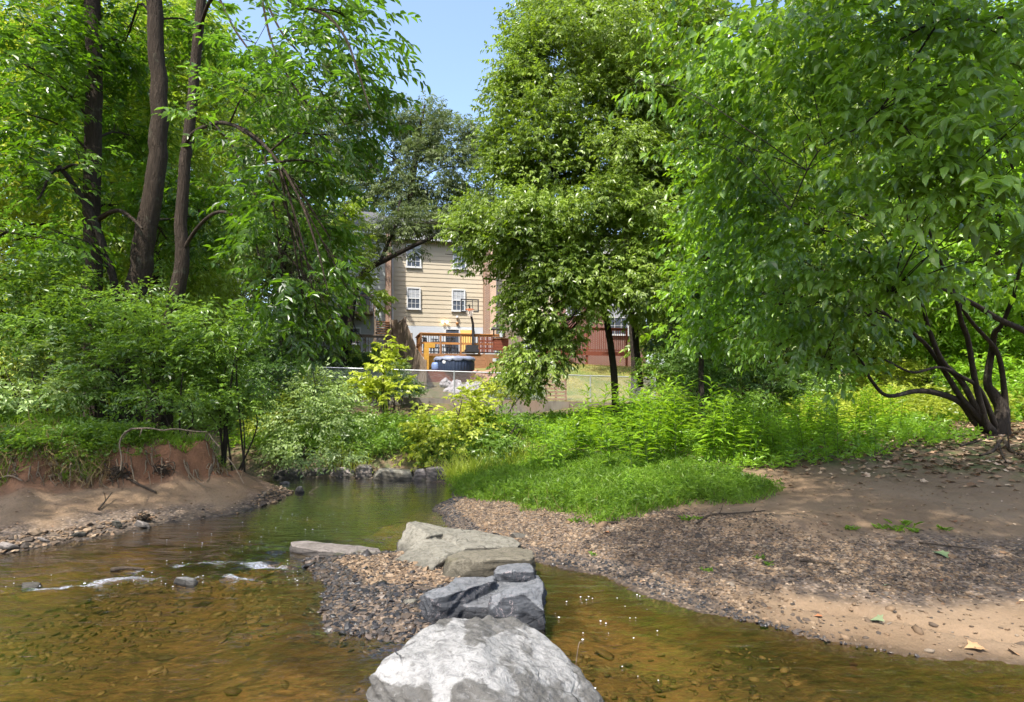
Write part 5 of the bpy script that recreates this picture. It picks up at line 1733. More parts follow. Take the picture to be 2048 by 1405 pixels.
BT = [(-9.2, 15.5, 11, 2.3, 'wood', 'bright green tree behind the gap between the bowed and the slim trunk'),
      (-13.5, 15, 12, 3.0, 'yellow', 'yellow green sunlit tree filling the upper left corner behind the trunks'),
      (-11.6, 19.5, 14, 2.6, 'wood', 'tall green tree seen between the leftmost and the bowed trunk'),
      (-17.5, 20, 14, 3.4, 'wood', 'green tree at the far left edge behind the shrubs'),
      (-9.8, 25.5, 13, 2.3, 'oak', 'dull green tree behind the arching limbs of the slim trunk'),
      (-15.5, 28, 16, 3.4, 'oak', 'dull grey green tree far back between the left trunks'),
      (-22, 30, 16, 4.2, 'wood', 'far green tree at the left edge behind the other trees'),
      (-13, 35, 17, 3.0, 'oak', 'tall dull tree left of the grey house'),
      (-20, 40, 18, 4.5, 'oak', 'farthest grey green tree on the left'),
      (8.2, 15.5, 9.5, 2.4, 'maple', 'bright maple behind the drooping boughs, right of the leafy tree'),
      (11.8, 14.5, 9, 2.6, 'weed', 'sunlit bright green tree seen under the arching stems'),
      (6.6, 20, 12, 2.2, 'dark', 'dark tree right behind the leafy tree with its trunk in shade'),
      (12, 20, 14, 3.2, 'maple', 'tall green tree behind the middle of the drooping boughs'),
      (17, 18.5, 12, 3.4, 'wood', 'bright tree at the right edge behind the many stemmed tree'),
      (10.5, 26.5, 16, 3.2, 'oak', 'dull green tree far behind the drooping boughs'),
      (18.5, 27, 17, 4.0, 'maple', 'tall far tree on the right behind the bright ones'),
      (26, 26, 16, 4.5, 'wood', 'far tree beyond the right edge stems'),
      (14, 36, 18, 4.0, 'oak', 'farthest dull tree right of the brick house'),
      (8.6, 31, 13, 2.8, 'maple', 'green tree right of the brick house above the dry lawn'),
      (11.5, 43, 17, 4.0, 'oak', 'tall far tree behind the brick house at its right'),
      (-8.5, 30.5, 9, 1.6, 'wood', 'small bright tree beside the weathered grey deck'),
      (23, 38, 19, 5.0, 'wood', 'farthest green tree on the right')]
for i, (x, y, h, cr, mt, lab) in enumerate(BT):
    back_tree(i, x, y, h, cr, mt, lab, low=.12)


# --- shrubs
def shrub(i, label, blobs, leaf=.07, mat='shrub', lai=4.6, name='shrub', cat='shrub', width=.5, flat=.5, droop=.35, base=None, nst=5, gap=.0, twig=.28, tone=.25, shape=None, K=8, sub=5):
    W = wb(blobs)
    rng = np.random.default_rng(5000 + i)
    if base is None:
        c = np.mean([c for c, _ in W], 0)
        bx, by = c[0], c[1]
    else:
        bx, by = base
    zg = float(height(bx, by))
    sts = []
    for k in range(nst):
        c, r = W[rng.integers(len(W))]
        t = c + rng.normal(0, .35, 3) * r
        b = np.array([bx + rng.normal(0, .12), by + rng.normal(0, .12), zg - .08])
        m = (b + t) / 2 + np.array([0, 0, .15 * np.linalg.norm(t - b)]) + rng.normal(0, .08, 3)
        sts.append([[*b, .016], [*m, .011], [*t, .005]])
    make_plant(name, label, cat, sts, W, leaf=leaf, width=width, K=K, lai=lai, mat=mat, bark='bark_dark', flat=flat, droop=droop, seed=200 + i, limb_r=.008, sub=sub, twig=twig, fs=1.6, tone=tone, gap=gap,
               crown_name='foliage', trunk_name='stems', shape=shape, sides=5)


SH = [('tall leafy shrub at the far left under the forked tree', [(40, 590, 9.6, 80, 45, .7), (100, 560, 9.9, 80, 40, .7), (30, 660, 9.4, 80, 45, .7), (120, 640, 9.6, 80, 45, .7)], .085, 'shrub'),
      ('pale leaved shrub at the left edge above the grassy bank', [(30, 740, 8.9, 60, 35, .6), (90, 720, 9, 60, 35, .6), (40, 790, 8.7, 60, 28, .5), (130, 780, 8.8, 60, 28, .5)], .075, 'silver'),
      ('dense shrub hiding the foot of the leftmost big trunk', [(190, 610, 9.9, 80, 35, .7), (240, 660, 9.6, 80, 38, .7), (170, 690, 9.3, 75, 38, .6), (220, 740, 9.1, 80, 35, .6), (180, 790, 8.9, 70, 28, .5)], .078, 'shrub'),
      ('bright topped shrub in front of the bowed trunk', [(290, 600, 9.8, 70, 28, .6), (320, 650, 9.5, 75, 34, .6), (300, 710, 9.2, 75, 34, .6), (360, 690, 9.3, 60, 30, .6)], .078, 'shrub'),
      ('dark low shrub before the slim trunk on the bank top', [(330, 760, 8.9, 70, 30, .5), (390, 740, 9.1, 60, 34, .6), (310, 800, 8.7, 60, 24, .5), (400, 800, 8.8, 60, 26, .5)], .072, 'shrub'),
      ('loose shrub right of the slim trunk with drooping twigs', [(430, 640, 9.2, 55, 30, .5), (465, 690, 9.2, 55, 30, .5), (420, 710, 9.2, 60, 28, .5), (490, 640, 9.3, 45, 26, .5)], .085, 'shrub'),
      ('green shrub on the bank top above the earth face', [(450, 770, 9.4, 60, 30, .6), (490, 800, 9.4, 50, 28, .5), (440, 820, 9.1, 55, 24, .5)], .07, 'shrub'),
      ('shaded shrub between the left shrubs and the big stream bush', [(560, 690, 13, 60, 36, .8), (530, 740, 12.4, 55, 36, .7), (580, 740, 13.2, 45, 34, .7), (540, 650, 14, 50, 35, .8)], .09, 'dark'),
      ('big silvery leaved bush over the dark blocks of the far pool edge', [(640, 785, 12.4, 66, 36, .8), (600, 830, 12, 58, 42, .8), (675, 835, 12, 66, 44, .8), (620, 885, 11.7, 60, 30, .6), (690, 890, 11.7, 45, 26, .5), (640, 765, 12.6, 40, 26, .6), (575, 880, 11.8, 32, 30, .5), (620, 912, 11.0, 60, 14, .3), (690, 915, 10.9, 45, 12, .3), (570, 915, 11.1, 30, 14, .3)], .075, 'silver'),
      ('yellow green bush left of the silvery one', [(560, 820, 12.6, 45, 30, .6), (535, 850, 12.3, 40, 28, .6), (590, 780, 13, 34, 22, .5)], .08, 'yellow'),
      ('thin bright sapling with large lobed leaves before the fence', [(772, 690, 13.2, 22, 16, .3), (768, 720, 13.2, 34, 18, .35), (756, 755, 13.2, 45, 18, .4), (775, 790, 13, 48, 18, .4), (740, 780, 13.1, 38, 18, .4), (800, 770, 13.1, 26, 14, .3)], .135, 'yellow'),
      ('leafy bush between the silvery bush and the bright bush', [(745, 855, 12.2, 45, 30, .6), (770, 890, 11.9, 45, 24, .5), (735, 900, 11.7, 34, 20, .4), (800, 860, 12, 34, 28, .5)], .075, 'shrub'),
      ('bright yellow green bush with lobed leaves right of the pool', [(900, 830, 11.6, 52, 34, .7), (860, 860, 11.5, 46, 32, .6), (945, 850, 11.5, 50, 34, .7), (900, 885, 11.2, 55, 26, .5), (850, 900, 11.2, 40, 20, .4), (960, 810, 11.8, 36, 26, .5), (920, 795, 11.8, 34, 18, .4)], .095, 'yellow'),
      ('green bush between the bright bush and the tall weeds', [(1000, 850, 11.6, 44, 28, .6), (1020, 880, 11.3, 44, 26, .5), (985, 895, 11, 36, 22, .5), (1050, 860, 11.8, 30, 24, .5)], .07, 'shrub'),
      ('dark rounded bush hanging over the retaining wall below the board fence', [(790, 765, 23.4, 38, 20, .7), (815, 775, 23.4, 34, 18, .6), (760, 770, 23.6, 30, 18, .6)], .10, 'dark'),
      ('pale variegated bush behind the wire fence at its left end', [(700, 760, 25, 40, 18, .7), (660, 755, 25, 30, 18, .7), (735, 768, 25, 26, 14, .5)], .11, 'silver'),
      ('light shrub at the foot of the sagging board fence', [(800, 728, 28, 16, 20, .5), (790, 745, 27.6, 20, 16, .5)], .12, 'silver'),
      ('shrub with yellow tips below the hanging boughs by the wall', [(1000, 778, 21.5, 34, 18, .6), (975, 770, 22, 24, 14, .5), (1030, 790, 21, 26, 12, .5)], .12, 'yellow'),
      ('sunlit undergrowth bush beneath the arching stems', [(1800, 800, 13, 80, 28, .8), (1720, 815, 12.5, 70, 24, .7), (1880, 820, 13, 60, 24, .7), (1780, 750, 14.5, 90, 30, .8)], .085, 'yellow'),
      ('bright shrub behind the right hand stems', [(1940, 740, 13.5, 80, 40, .9), (2030, 760, 13, 60, 45, .9), (2020, 680, 14, 70, 45, .9), (1900, 690, 15, 80, 40, .9)], .09, 'weed'),
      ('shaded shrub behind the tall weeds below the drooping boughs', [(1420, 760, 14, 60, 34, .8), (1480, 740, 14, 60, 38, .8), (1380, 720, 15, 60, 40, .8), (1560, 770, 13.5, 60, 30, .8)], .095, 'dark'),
      ('green shrub beside the dark one behind the tall weeds', [(1630, 770, 13.5, 60, 30, .8), (1350, 800, 14, 50, 26, .7), (1320, 740, 16, 50, 40, .8), (1480, 800, 13, 60, 24, .7)], .09, 'shrub'),
      ('leafy shrub at the right edge behind the tree foot', [(2040, 830, 12, 50, 30, .7), (2080, 780, 12, 60, 50, .8), (1950, 820, 12.5, 40, 22, .6)], .085, 'weed')]
for i, (lab, bl, lf, mt) in enumerate(SH):
    lob = 'lobed' in lab
    shrub(i, lab, bl, lf, mt, shape=LOBED if lob else None, width=.62 if lob else .5, K=6 if lob else 8)
# ------------------------------------------------------------------ grass, weeds, ground cover
def scatter(x0, x1, y0, y1, n, keep, rng):
    out = []
    tot = 0
    for _ in range(40):
        p = np.stack([rng.uniform(x0, x1, n), rng.uniform(y0, y1, n)], -1)
        p = p[keep(p[:, 0], p[:, 1])]
        out.append(p)
        tot += len(p)
        if tot >= n:
            break
    p = np.vstack(out)[:n]
    return np.column_stack([p, height(p[:, 0], p[:, 1])])


def blades(name, pts, hgt, width, mat, rng, lean=.5, tone=None, kind='stuff', label=None, cat=None, drift=(0, 0), shape=BLADE):
    n = len(pts)
    ax = np.column_stack([rng.normal(drift[0], lean, n), rng.normal(drift[1], lean, n), np.ones(n)])
    nn = np.column_stack([rng.normal(0, 1, n), rng.normal(0, 1, n), np.full(n, .5)])
    L = hgt * (.55 + .75 * rng.random(n))
    me = leaves_mesh(name, pts, ax, nn, L, width / np.maximum(L, .01), shape, LM[mat], rng, np.zeros(n) if tone is None else tone)
    return tag(link(name, me), label, cat, kind=kind)


rg = np.random.default_rng(77)
gd = lambda x, y: sdist(GRASS, x, y) + .22 * fbm(xyz(x * 2.2, y * 2.2), 4, 88)
g = scatter(-1.3, 4.6, 6.0, 12.2, 70000, lambda x, y: (gd(x, y) > 0) & (rg.random(len(x)) < (.15 + .85 * sstep(0, .35, gd(x, y))) * (.55 + .45 * sstep(-.3, .1, fbm(xyz(x * 3, y * 3), 2, 94)))), rg)
tuft = .75 + .55 * fbm(g * 1.9, 3, 90)
hh = (.10 + .10 * sstep(0, .5, gd(g[:, 0], g[:, 1]))) * tuft * (1 - .35 * sstep(8.8, 9.6, g[:, 1]))
tn = np.clip(.12 + .6 * fbm(g * 2.2, 2, 91), 0, 1)
blades('grass', g, hh, .010, 'grass', rg, .55, tn)
dry = g[rg.choice(len(g), 1500, replace=False)]
blades('dry_grass', dry, .20, .006, 'straw', rg, .5)
# trailing stems with small lance leaves through the grass
s = g[rg.choice(len(g), 9000, replace=False)]
h_ = (.07 + .12 * sstep(0, .4, gd(s[:, 0], s[:, 1]))) * (.7 + .6 * rg.random(len(s)))
dv = np.column_stack([rg.normal(0, .8, len(s)), rg.normal(-.1, .8, len(s)), np.full(len(s), .9)])
pos, ax, nn, sz = sprays(s + np.column_stack([np.zeros((len(s), 2)), h_ * .5]), dv, 6, .10, .062, rg, .2, .3, 1.0)
tag(link('grass', leaves_mesh('grass', pos, ax, nn, sz, .26, LEAF_LO, LM['grass'], rg, np.clip(.1 + .7 * fbm(pos * 2.2, 2, 91), 0, 1))), kind='stuff')

# left bank: long grass on the shoulder, drooping straw over the cut
le = lambda x, y: terrain_parts(x, y)[4]
b = scatter(-9.5, -3.3, 5.4, 11.0, 24000, lambda x, y: (lambda e: (e > 1.95 + .75 * fbm(xyz(x * 1.8, y * 1.8), 3, 95)) & (e < 6.5) & (rg.random(len(x)) < .35 + .65 * sstep(-.25, .3, fbm(xyz(x * 1.3, y * 1.3), 3, 96))))(le(x, y)), rg)
blades('grass', b, .17, .011, 'grass', rg, .6, np.clip(.1 + .7 * fbm(b * 1.6, 2, 97), 0, 1), drift=(.25, -.3))
c = scatter(-9.5, -3.3, 5.4, 10.2, 11000, lambda x, y: (lambda e: (e > 1.7) & (e < 2.9) & (rg.random(len(x)) < sstep(-.3, .35, fbm(xyz(x * 2.2, y * 2.2), 2, 98))))(le(x, y)), rg)
n = len(c)
ax = np.column_stack([rg.normal(.25, .5, n), rg.normal(-.45, .4, n), rg.normal(-.75, .5, n)])
tag(link('dead_grass', leaves_mesh('dead_grass', c + [0, 0, .05], ax, np.column_stack([rg.normal(0, 1, (n, 2)), np.full(n, .6)]), .10 + .26 * rg.random(n), .028, BLADE, LM['straw'], rg)), kind='stuff')
# creeping leaves over the bank shoulder
c = scatter(-9.5, -3.3, 5.4, 11.5, 9500, lambda x, y: (lambda e: (e > 1.85 + .3 * fbm(xyz(x * 2, y * 2), 2, 102)) & (e < 5.5) & (fbm(xyz(x * 1.1, y * 1.1), 3, 99) > -.22))(le(x, y)), rg)
dv = np.column_stack([rg.normal(.2, .7, len(c)), rg.normal(-.3, .7, len(c)), np.full(len(c), .55)])
pos, ax, nn, sz = sprays(c + [0, 0, .05], dv, 7, .22, .052, rg, .6, .3)
tag(link('ground_cover', leaves_mesh('ground_cover', pos, ax, nn, sz, .55, LEAF_LO, LM['shrub'], rg, np.clip(.1 + .7 * fbm(pos * 1.5, 2, 100), 0, 1))), kind='stuff')

# fine roots hanging from the undercut
tb = Tubes()
c = scatter(-9, -3.4, 5.6, 9.9, 420, lambda x, y: (lambda e: (e > 1.66) & (e < 1.98))(le(x, y)), rg)
for q in c:
    L = .14 + .40 * rg.random()
    d = np.array([rg.normal(.18, .16), -.30 + rg.normal(0, .12), -.75])
    q = q + [0, 0, .06]
    p = np.array([q + d * L * t + rg.normal(0, .014, 3) * (t > 0) for t in np.linspace(0, 1, 5)])
    p[1:, 2] = np.maximum(p[1:, 2], height(p[1:, 0], p[1:, 1]) + .01)
    tb.add(p, np.linspace(.008, .003, 5) * (.5 + rg.random()), 4)
tag(link('hanging_roots', tb.mesh('hanging_roots', M['stick'])), kind='stuff')


# undergrowth on the far bank, beneath the weeds and back to the retaining wall
def under(name, x0, x1, y0, y1, n, keep, leaf, twig, up, mat, tone, lift=.05, seed=0, K=8, width=.45):
    r = np.random.default_rng(6000 + seed)
    c = scatter(x0, x1, y0, y1, n, keep, r)
    c = c + np.column_stack([np.zeros((len(c), 2)), r.random(len(c)) * lift])
    dv = np.column_stack([r.normal(0, .6, len(c)), r.normal(0, .6, len(c)), np.full(len(c), up)])
    pos, ax, nn, sz = sprays(c, dv, K, twig, leaf, r, .4, .3)
    tag(link(name, leaves_mesh(name, pos, ax, nn, sz, width, LEAF_LO, LM[mat], r, np.clip(tone + .8 * fbm(pos * .9, 2, 101), 0, 1))), kind='stuff')


rgt = lambda x, y: sdist(RIGHT, x, y)
fr = lambda x, y: y < wall_y(x) - .25
under('undergrowth', .4, 8.5, 8.7, 13.5, 3000, lambda x, y: (gd(x, y) < .25) & (y > 8.75 + .35 * fbm(xyz(x, y), 2, 3) + .10 * np.maximum(0, x - 3)) & (rgt(x, y) > 1.2) & (x < 7.2 + .3 * (y - 9)), .075, .22, .9, 'weed', .2, .10, 1)
under('undergrowth', -6, 12, 11.6, 23.6, 6500, lambda x, y: (rgt(x, y) > .7) & fr(x, y) & (y < 20 + 2 * fbm(xyz(x, y), 2, 6)), .10, .28, .8, 'weed', .25, .08, 2)
under('undergrowth', -5.2, -.3, 10.75, 12.4, 2600, lambda x, y: rgt(x, y) > .42 + .2 * fbm(xyz(x * 2, y * 2), 2, 5), .065, .3, .6, 'shrub', .15, .25, 3)
under('undergrowth', 4, 16, 11, 24, 3600, lambda x, y: fr(x, y) & (x > .48 * y), .12, .5, .9, 'yellow', .1, .4, 4)
under('undergrowth', -22, -5, 10.5, 23, 7000, lambda x, y: (np.maximum(sdist(LEFT, x, y), rgt(x, y)) > 1.5) & fr(x, y) & (x < -.32 * y), .11, .5, .9, 'shrub', .1, .5, 5)
under('ivy', -15, -4.6, 25, 35.2, 5200, lambda x, y: (y > wall_y(x) + .5) & (x < -7.3 + (36 - y) * .33), .16, .5, .35, 'dark', .1, .12, 6, 7, .6)
under('undergrowth', -1.6, 2.2, 25.6, 31, 900, lambda x, y: (x > -1.5 + .12 * (31 - y)) & (x < 1.3), .15, .4, .6, 'shrub', .2, .2, 7)
l = scatter(-1.4, 9, 26, 37, 16000, lambda x, y: y > wall_y(x) + .6, rg)
blades('lawn', l, .12, .02, 'drygrass', rg, .9, np.clip(.2 + .8 * fbm(l * .6, 2, 8), 0, 1))

# long grass hanging over the pool edge beside the bright bush
for k, (u, v, d, n, hgt) in enumerate(((905, 945, 10.2, 900, .42), (560, 880, 10.2, 700, .38), (1010, 905, 10.6, 500, .36), (700, 915, 11.3, 300, .3))):
    q = P(u, v, d)
    p = np.column_stack([rg.normal(q[0], .26, n), rg.normal(d, .20, n), np.zeros(n)])
    p[:, 2] = height(p[:, 0], p[:, 1])
    p = p[p[:, 2] > .02]
    blades('grass', p, hgt, .012, 'yellow' if k != 1 else 'grass', rg, .5, np.full(len(p), .25))


# tall weeds: stem with whorls of lance leaves, each its own thing
def weed_proto(i):
    r = np.random.default_rng(8000 + i)
    H = 1.0
    root = thing('tall_weed', 'tall weed with lance leaves standing in the sunlit patch behind the short grass', 'weed', (0, 0, 0), 0, 'tall weeds behind the grass')
    n = 9
    st = np.column_stack([.05 * np.sin(np.linspace(0, 2.2, n) + i), .05 * np.cos(np.linspace(0, 1.8, n) + 2 * i) - .05, np.linspace(-.05, H, n)])
    tb = Tubes()
    tb.add(st, np.linspace(.0065, .0025, n), 5)
    A, X, N_, S = [], [], [], []
    for k in range(30):
        t = .2 + .78 * (k / 29)
        p = np.array([np.interp(t * H, st[:, 2], st[:, j]) for j in range(2)] + [t * H])
        a = k * 2.4 + r.normal(0, .3)
        up = .25 + .75 * sstep(.75, 1, t)
        A.append(p)
        X.append([math.cos(a), math.sin(a), up + r.normal(0, .15)])
        N_.append([-.3 * math.cos(a), -.3 * math.sin(a), 1])
        S.append((.24 - .12 * sstep(.6, 1, t)) * (.75 + .4 * r.random()) * (.6 + .4 * sstep(.15, .4, t)))
    for k in range(4):                                   # short side shoots
        t = .4 + .13 * k
        a = r.random() * 6.28
        p = np.array([np.interp(t * H, st[:, 2], st[:, j]) for j in range(2)] + [t * H])
        e = p + np.array([math.cos(a) * .13, math.sin(a) * .13, .17])
        tb.add([p, (p + e) / 2 + [0, 0, -.01], e], [.003, .0025, .0015], 4)
        for j in range(7):
            b_ = a + j * 2.2
            A.append(p + (e - p) * (.4 + .6 * j / 6))
            X.append([math.cos(b_), math.sin(b_), .4])
            N_.append([0, 0, 1])
            S.append(.10 * (.7 + .5 * r.random()))
    link('stem', tb.mesh('stem', M['bark_dark'] if False else STEM), root)
    link('leaves', leaves_mesh('leaves', np.array(A), np.array(X), np.array(N_), np.array(S), .27, LEAF_HI, LM['weed'], r, np.clip(r.normal(.15, .3, len(A)), 0, 1)), root)
    return root


STEM = plain('green_stem', (.10, .15, .04), .7, .2)
protos = [weed_proto(i) for i in range(5)]
used = set()
spots = []
r = np.random.default_rng(123)
for _ in range(118):
    u = r.uniform(1085, 1560) if r.random() < .68 else r.uniform(1540, 1800)
    d = r.uniform(8.9, 11.3)
    x = (u - U0) / F * d
    z = float(height(x, d))
    if gd(np.array([x]), np.array([d]))[0] > .35:
        continue
    s = (.78 + .42 * r.random()) * (1.0 if u < 1500 else .8)
    if 1210 < u < 1390:
        s *= 1.18
    spots.append((x, d, z, s))
for u, d, s in ((1350, 9.6, 1.35), (1318, 9.4, 1.30), (1275, 9.7, 1.25), (1230, 9.3, 1.0), (1432, 9.8, 1.38), (1455, 9.7, 1.1), (1097, 9.6, .85), (1100, 9.9, .9), (1130, 10, .95), (1145, 10.2, .9), (1060, 10.1, .75), (1520, 9.5, 1.1), (1300, 9.1, 1.1), (1255, 9.0, .95)):
    x = (u - U0) / F * d
    spots.append((x, d, float(height(x, d)), s))
for k, (x, y, z, s) in enumerate(spots):
    o = protos[k % 5] if k < 5 else dup(protos[k % 5])
    o.location = (x, y, z)
    o.rotation_euler = (r.normal(0, .07), r.normal(0, .07), r.random() * 6.28)
    o.scale = (s, s, s * (.92 + .16 * r.random()))

for k in range(16):                                          # small weeds coming up through the short grass
    i = r.integers(len(g))
    o = dup(protos[k % 5])
    o['label'] = 'small weed coming up through the short grass by the gravel bar'
    o['group'] = 'small weeds in the short grass'
    o.name = 'small_weed'
    s = .22 + .2 * r.random()
    o.location = (float(g[i, 0]), float(g[i, 1]), float(g[i, 2]))
    o.rotation_euler = (r.normal(0, .15), r.normal(0, .15), r.random() * 6.28)
    o.scale = (s, s, s)
# ------------------------------------------------------------------ gravel, litter, driftwood
def ico():
    bm = bmesh.new()
    bmesh.ops.create_icosphere(bm, subdivisions=1, radius=1)
    V = np.array([v.co[:] for v in bm.verts])
    Fc = np.array([[v.index for v in f.verts] for f in bm.faces])
    bm.free()
    return V, Fc


IV, IF = ico()


def stones(name, p, size, mat, rng, flat=.5, sink=.25, smooth=False):
    n = len(p)
    sz = size * np.exp(rng.normal(0, .38, n))
    dims = np.column_stack([sz * (.8 + .6 * rng.random(n)), sz * (.7 + .3 * rng.random(n)), sz * flat * (.6 + .7 * rng.random(n))])
    V = IV[None] * (1 + rng.normal(0, .16, (n, len(IV), 1)))
    V = V * dims[:, None]
    a, b, c = rng.random(n) * 6.28, rng.normal(0, .3, n), rng.normal(0, .3, n)
    x, y, z = V[..., 0], V[..., 1], V[..., 2]
    y, z = y * np.cos(b)[:, None] - z * np.sin(b)[:, None], y * np.sin(b)[:, None] + z * np.cos(b)[:, None]
    x, z = x * np.cos(c)[:, None] - z * np.sin(c)[:, None], x * np.sin(c)[:, None] + z * np.cos(c)[:, None]
    x, y = x * np.cos(a)[:, None] - y * np.sin(a)[:, None], x * np.sin(a)[:, None] + y * np.cos(a)[:, None]
    V = np.stack([x, y, z], -1) + p[:, None] + np.array([0, 0, 1.0]) * (dims[:, 2] * (1 - 2 * sink))[:, None, None] * .6
    Fc = (IF[None] + np.arange(n)[:, None, None] * len(IV)).reshape(-1, 3)
    me = mesh_np(name, V.reshape(-1, 3), Fc.ravel(), np.arange(len(Fc)) * 3, M[mat], attrs={'rnd': np.repeat(rng.random(n), len(IV))}, smooth=smooth)
    return tag(link(name, me), kind='stuff')


rg = np.random.default_rng(4242)
sR = lambda x, y: sdist(RIGHT, x, y)
sI = lambda x, y: sdist(ISLE, x, y)
gn = lambda x, y: fbm(xyz(x * 1.2, y * 1.2), 4, 61)
p = scatter(-1.2, 3.4, 3.6, 8.8, 15000, lambda x, y: (lambda s: (s > .03) & (s < 2.0) & (gd(x, y) < .06) & (rg.random(len(x)) < np.clip(1.15 - .55 * sstep(.9, 1.9, s + .7 * gn(x, y)) - .75 * sstep(1.5, 2.4, x) * sstep(1.1, .5, s), .03, 1)))(sR(x, y)), rg)
w_ = (sR(p[:, 0], p[:, 1]) < .30 - .24 * sstep(1.0, 2.2, p[:, 0])) | (rg.random(len(p)) < .75 * sstep(1.5, 2.3, p[:, 0]) * (sR(p[:, 0], p[:, 1]) < .9))
stones('gravel', p[~w_], .0115, 'gravel', rg, .42, .42)
w_ = (sR(p[:, 0], p[:, 1]) < .30 - .24 * sstep(1.0, 2.2, p[:, 0]))
stones('gravel', p[w_], .0105, 'gravel_wet', rg, .42, .4)
p = scatter(1.2, 7.0, 4.2, 7.8, 9000, lambda x, y: (lambda s: (np.abs(s - 1.55 - .12 * (x - 3)) < .85) & (gd(x, y) < 0) & (rg.random(len(x)) < .8 * np.exp(-((s - 1.55 - .12 * (x - 3)) / .48) ** 2) * sstep(-.45, .25, gn(x, y) + .2)))(sR(x, y)), rg)
stones('gravel', p, .010, 'gravel', rg, .42, .42)
p = scatter(-2.2, .2, 3.6, 6.2, 7500, lambda x, y: (sI(x, y) > -.12) & (rg.random(len(x)) < .35 + .65 * sstep(-.12, .1, sI(x, y))), rg)
wetp = (sI(p[:, 0], p[:, 1]) + .25 * fbm(xyz(p[:, 0] * 2, p[:, 1] * 2), 2, 7) < .30) | (p[:, 1] < 4.75 + .2 * fbm(xyz(p[:, 0] * 3, p[:, 1] * 3), 2, 17))
stones('gravel', p[~wetp], .015, 'gravel', rg, .32, .38)
stones('gravel', p[wetp], .015, 'gravel_wet', rg, .32, .38)
p = scatter(-8, -3.2, 4.8, 9.6, 900, lambda x, y: (lambda s: (s > -.05) & (s < .34) & (rg.random(len(x)) < .06 + .94 * sstep(-4.1, -4.7, x)))(sdist(LEFT, x, y)), rg)
stones('gravel', p, .026, 'gravel', rg, .45)
p = scatter(-3.6, -2.9, 8.2, 9.7, 900, lambda x, y: (lambda s: (s > -.12) & (s < .35))(sdist(LEFT, x, y)), rg)
stones('gravel', p, .020, 'gravel', rg, .5)
# half buried cobbles on the bar and the islet
p = scatter(-1.2, 5.5, 3.6, 8.6, 150, lambda x, y: (lambda s: (s > .0) & (s < 2.2) & (gd(x, y) < .02) & (gn(x, y) > -.1))(sR(x, y)), rg)
stones('cobbles', p, .026, 'gravel', rg, .5, .55, True)
p = scatter(-2.2, .2, 3.6, 6.2, 60, lambda x, y: sI(x, y) > -.1, rg)
stones('cobbles', p, .028, 'gravel_wet', rg, .5, .5, True)
# stones and leaves on the stream bed
p = scatter(-6, 3.4, 2.4, 7.5, 2600, lambda x, y: (height(x, y) < -.06) & (fbm(xyz(x * .9, y * .9), 3, 19) > -.05), rg)
stones('bed_stones', p, .021, 'bed_stone', rg, .3, .45, True)
p = scatter(-6, 3.4, 2.9, 6.5, 70, lambda x, y: (height(x, y) < -.08), rg)
stones('bed_stones', p, .036, 'bed_stone', rg, .28, .45, True)


def flat_leaves(name, p, size, mat, rng, shape=LOBED, width=.75, lift=.006):
    n = len(p)
    a = rng.random(n) * 6.28
    ax = np.column_stack([np.cos(a), np.sin(a), rng.normal(.05, .12, n)])
    nn = np.column_stack([rng.normal(0, .3, (n, 2)), np.ones(n)])
    V, LO, ST, nv = leaves_arrays(p + [0, 0, lift], ax, nn, size * (.6 + .7 * rng.random(n)), width, shape)
    me = mesh_np(name, V, LO, ST, M[mat], attrs={'rnd': np.repeat(rng.random(n), nv)})
    return me


p = scatter(3.0, 12, 7.0, 12, 4200, lambda x, y: (lambda s: (s > 3.0) & (rg.random(len(x)) < .06 + sstep(4.2, 6.2, s + .5 * gn(x, y))))(sR(x, y)) & (gd(x, y) < -.1), rg)
tag(link('leaf_litter', flat_leaves('leaf_litter', p, .085, 'dead_leaf', rg, lift=.012)), kind='stuff')
p = scatter(-1, 6, 4.0, 8.5, 620, lambda x, y: (sR(x, y) > .1) & (sR(x, y) < 4.5) & (gd(x, y) < 0), rg)
tag(link('leaf_litter', flat_leaves('leaf_litter', p, .034, 'dead_leaf', rg, LEAF_MD, .6)), kind='stuff')
p = scatter(-7, -3.6, 5.6, 9, 320, lambda x, y: (lambda s: (s > .1) & (s < 1.7))(sdist(LEFT, x, y)), rg)
tag(link('leaf_litter', flat_leaves('leaf_litter', p, .035, 'dead_leaf', rg, LEAF_MD, .6)), kind='stuff')


def fallen(u, v, size, mat, label, i, on=None, group=None):
    q = ground_at(u, v) if on is None else P(*on)
    r = np.random.default_rng(9100 + i)
    if on is None and q[2] < 0:
        d = CAMH * F / (v - VH)
        q = np.array([(u - U0) / F * d, d, .004])
    me = flat_leaves('fallen_leaf', np.zeros((1, 3)), size, mat, r, LOBED, .8, .008)
    tag(link('fallen_leaf', me, None, q), label, 'leaf', group)


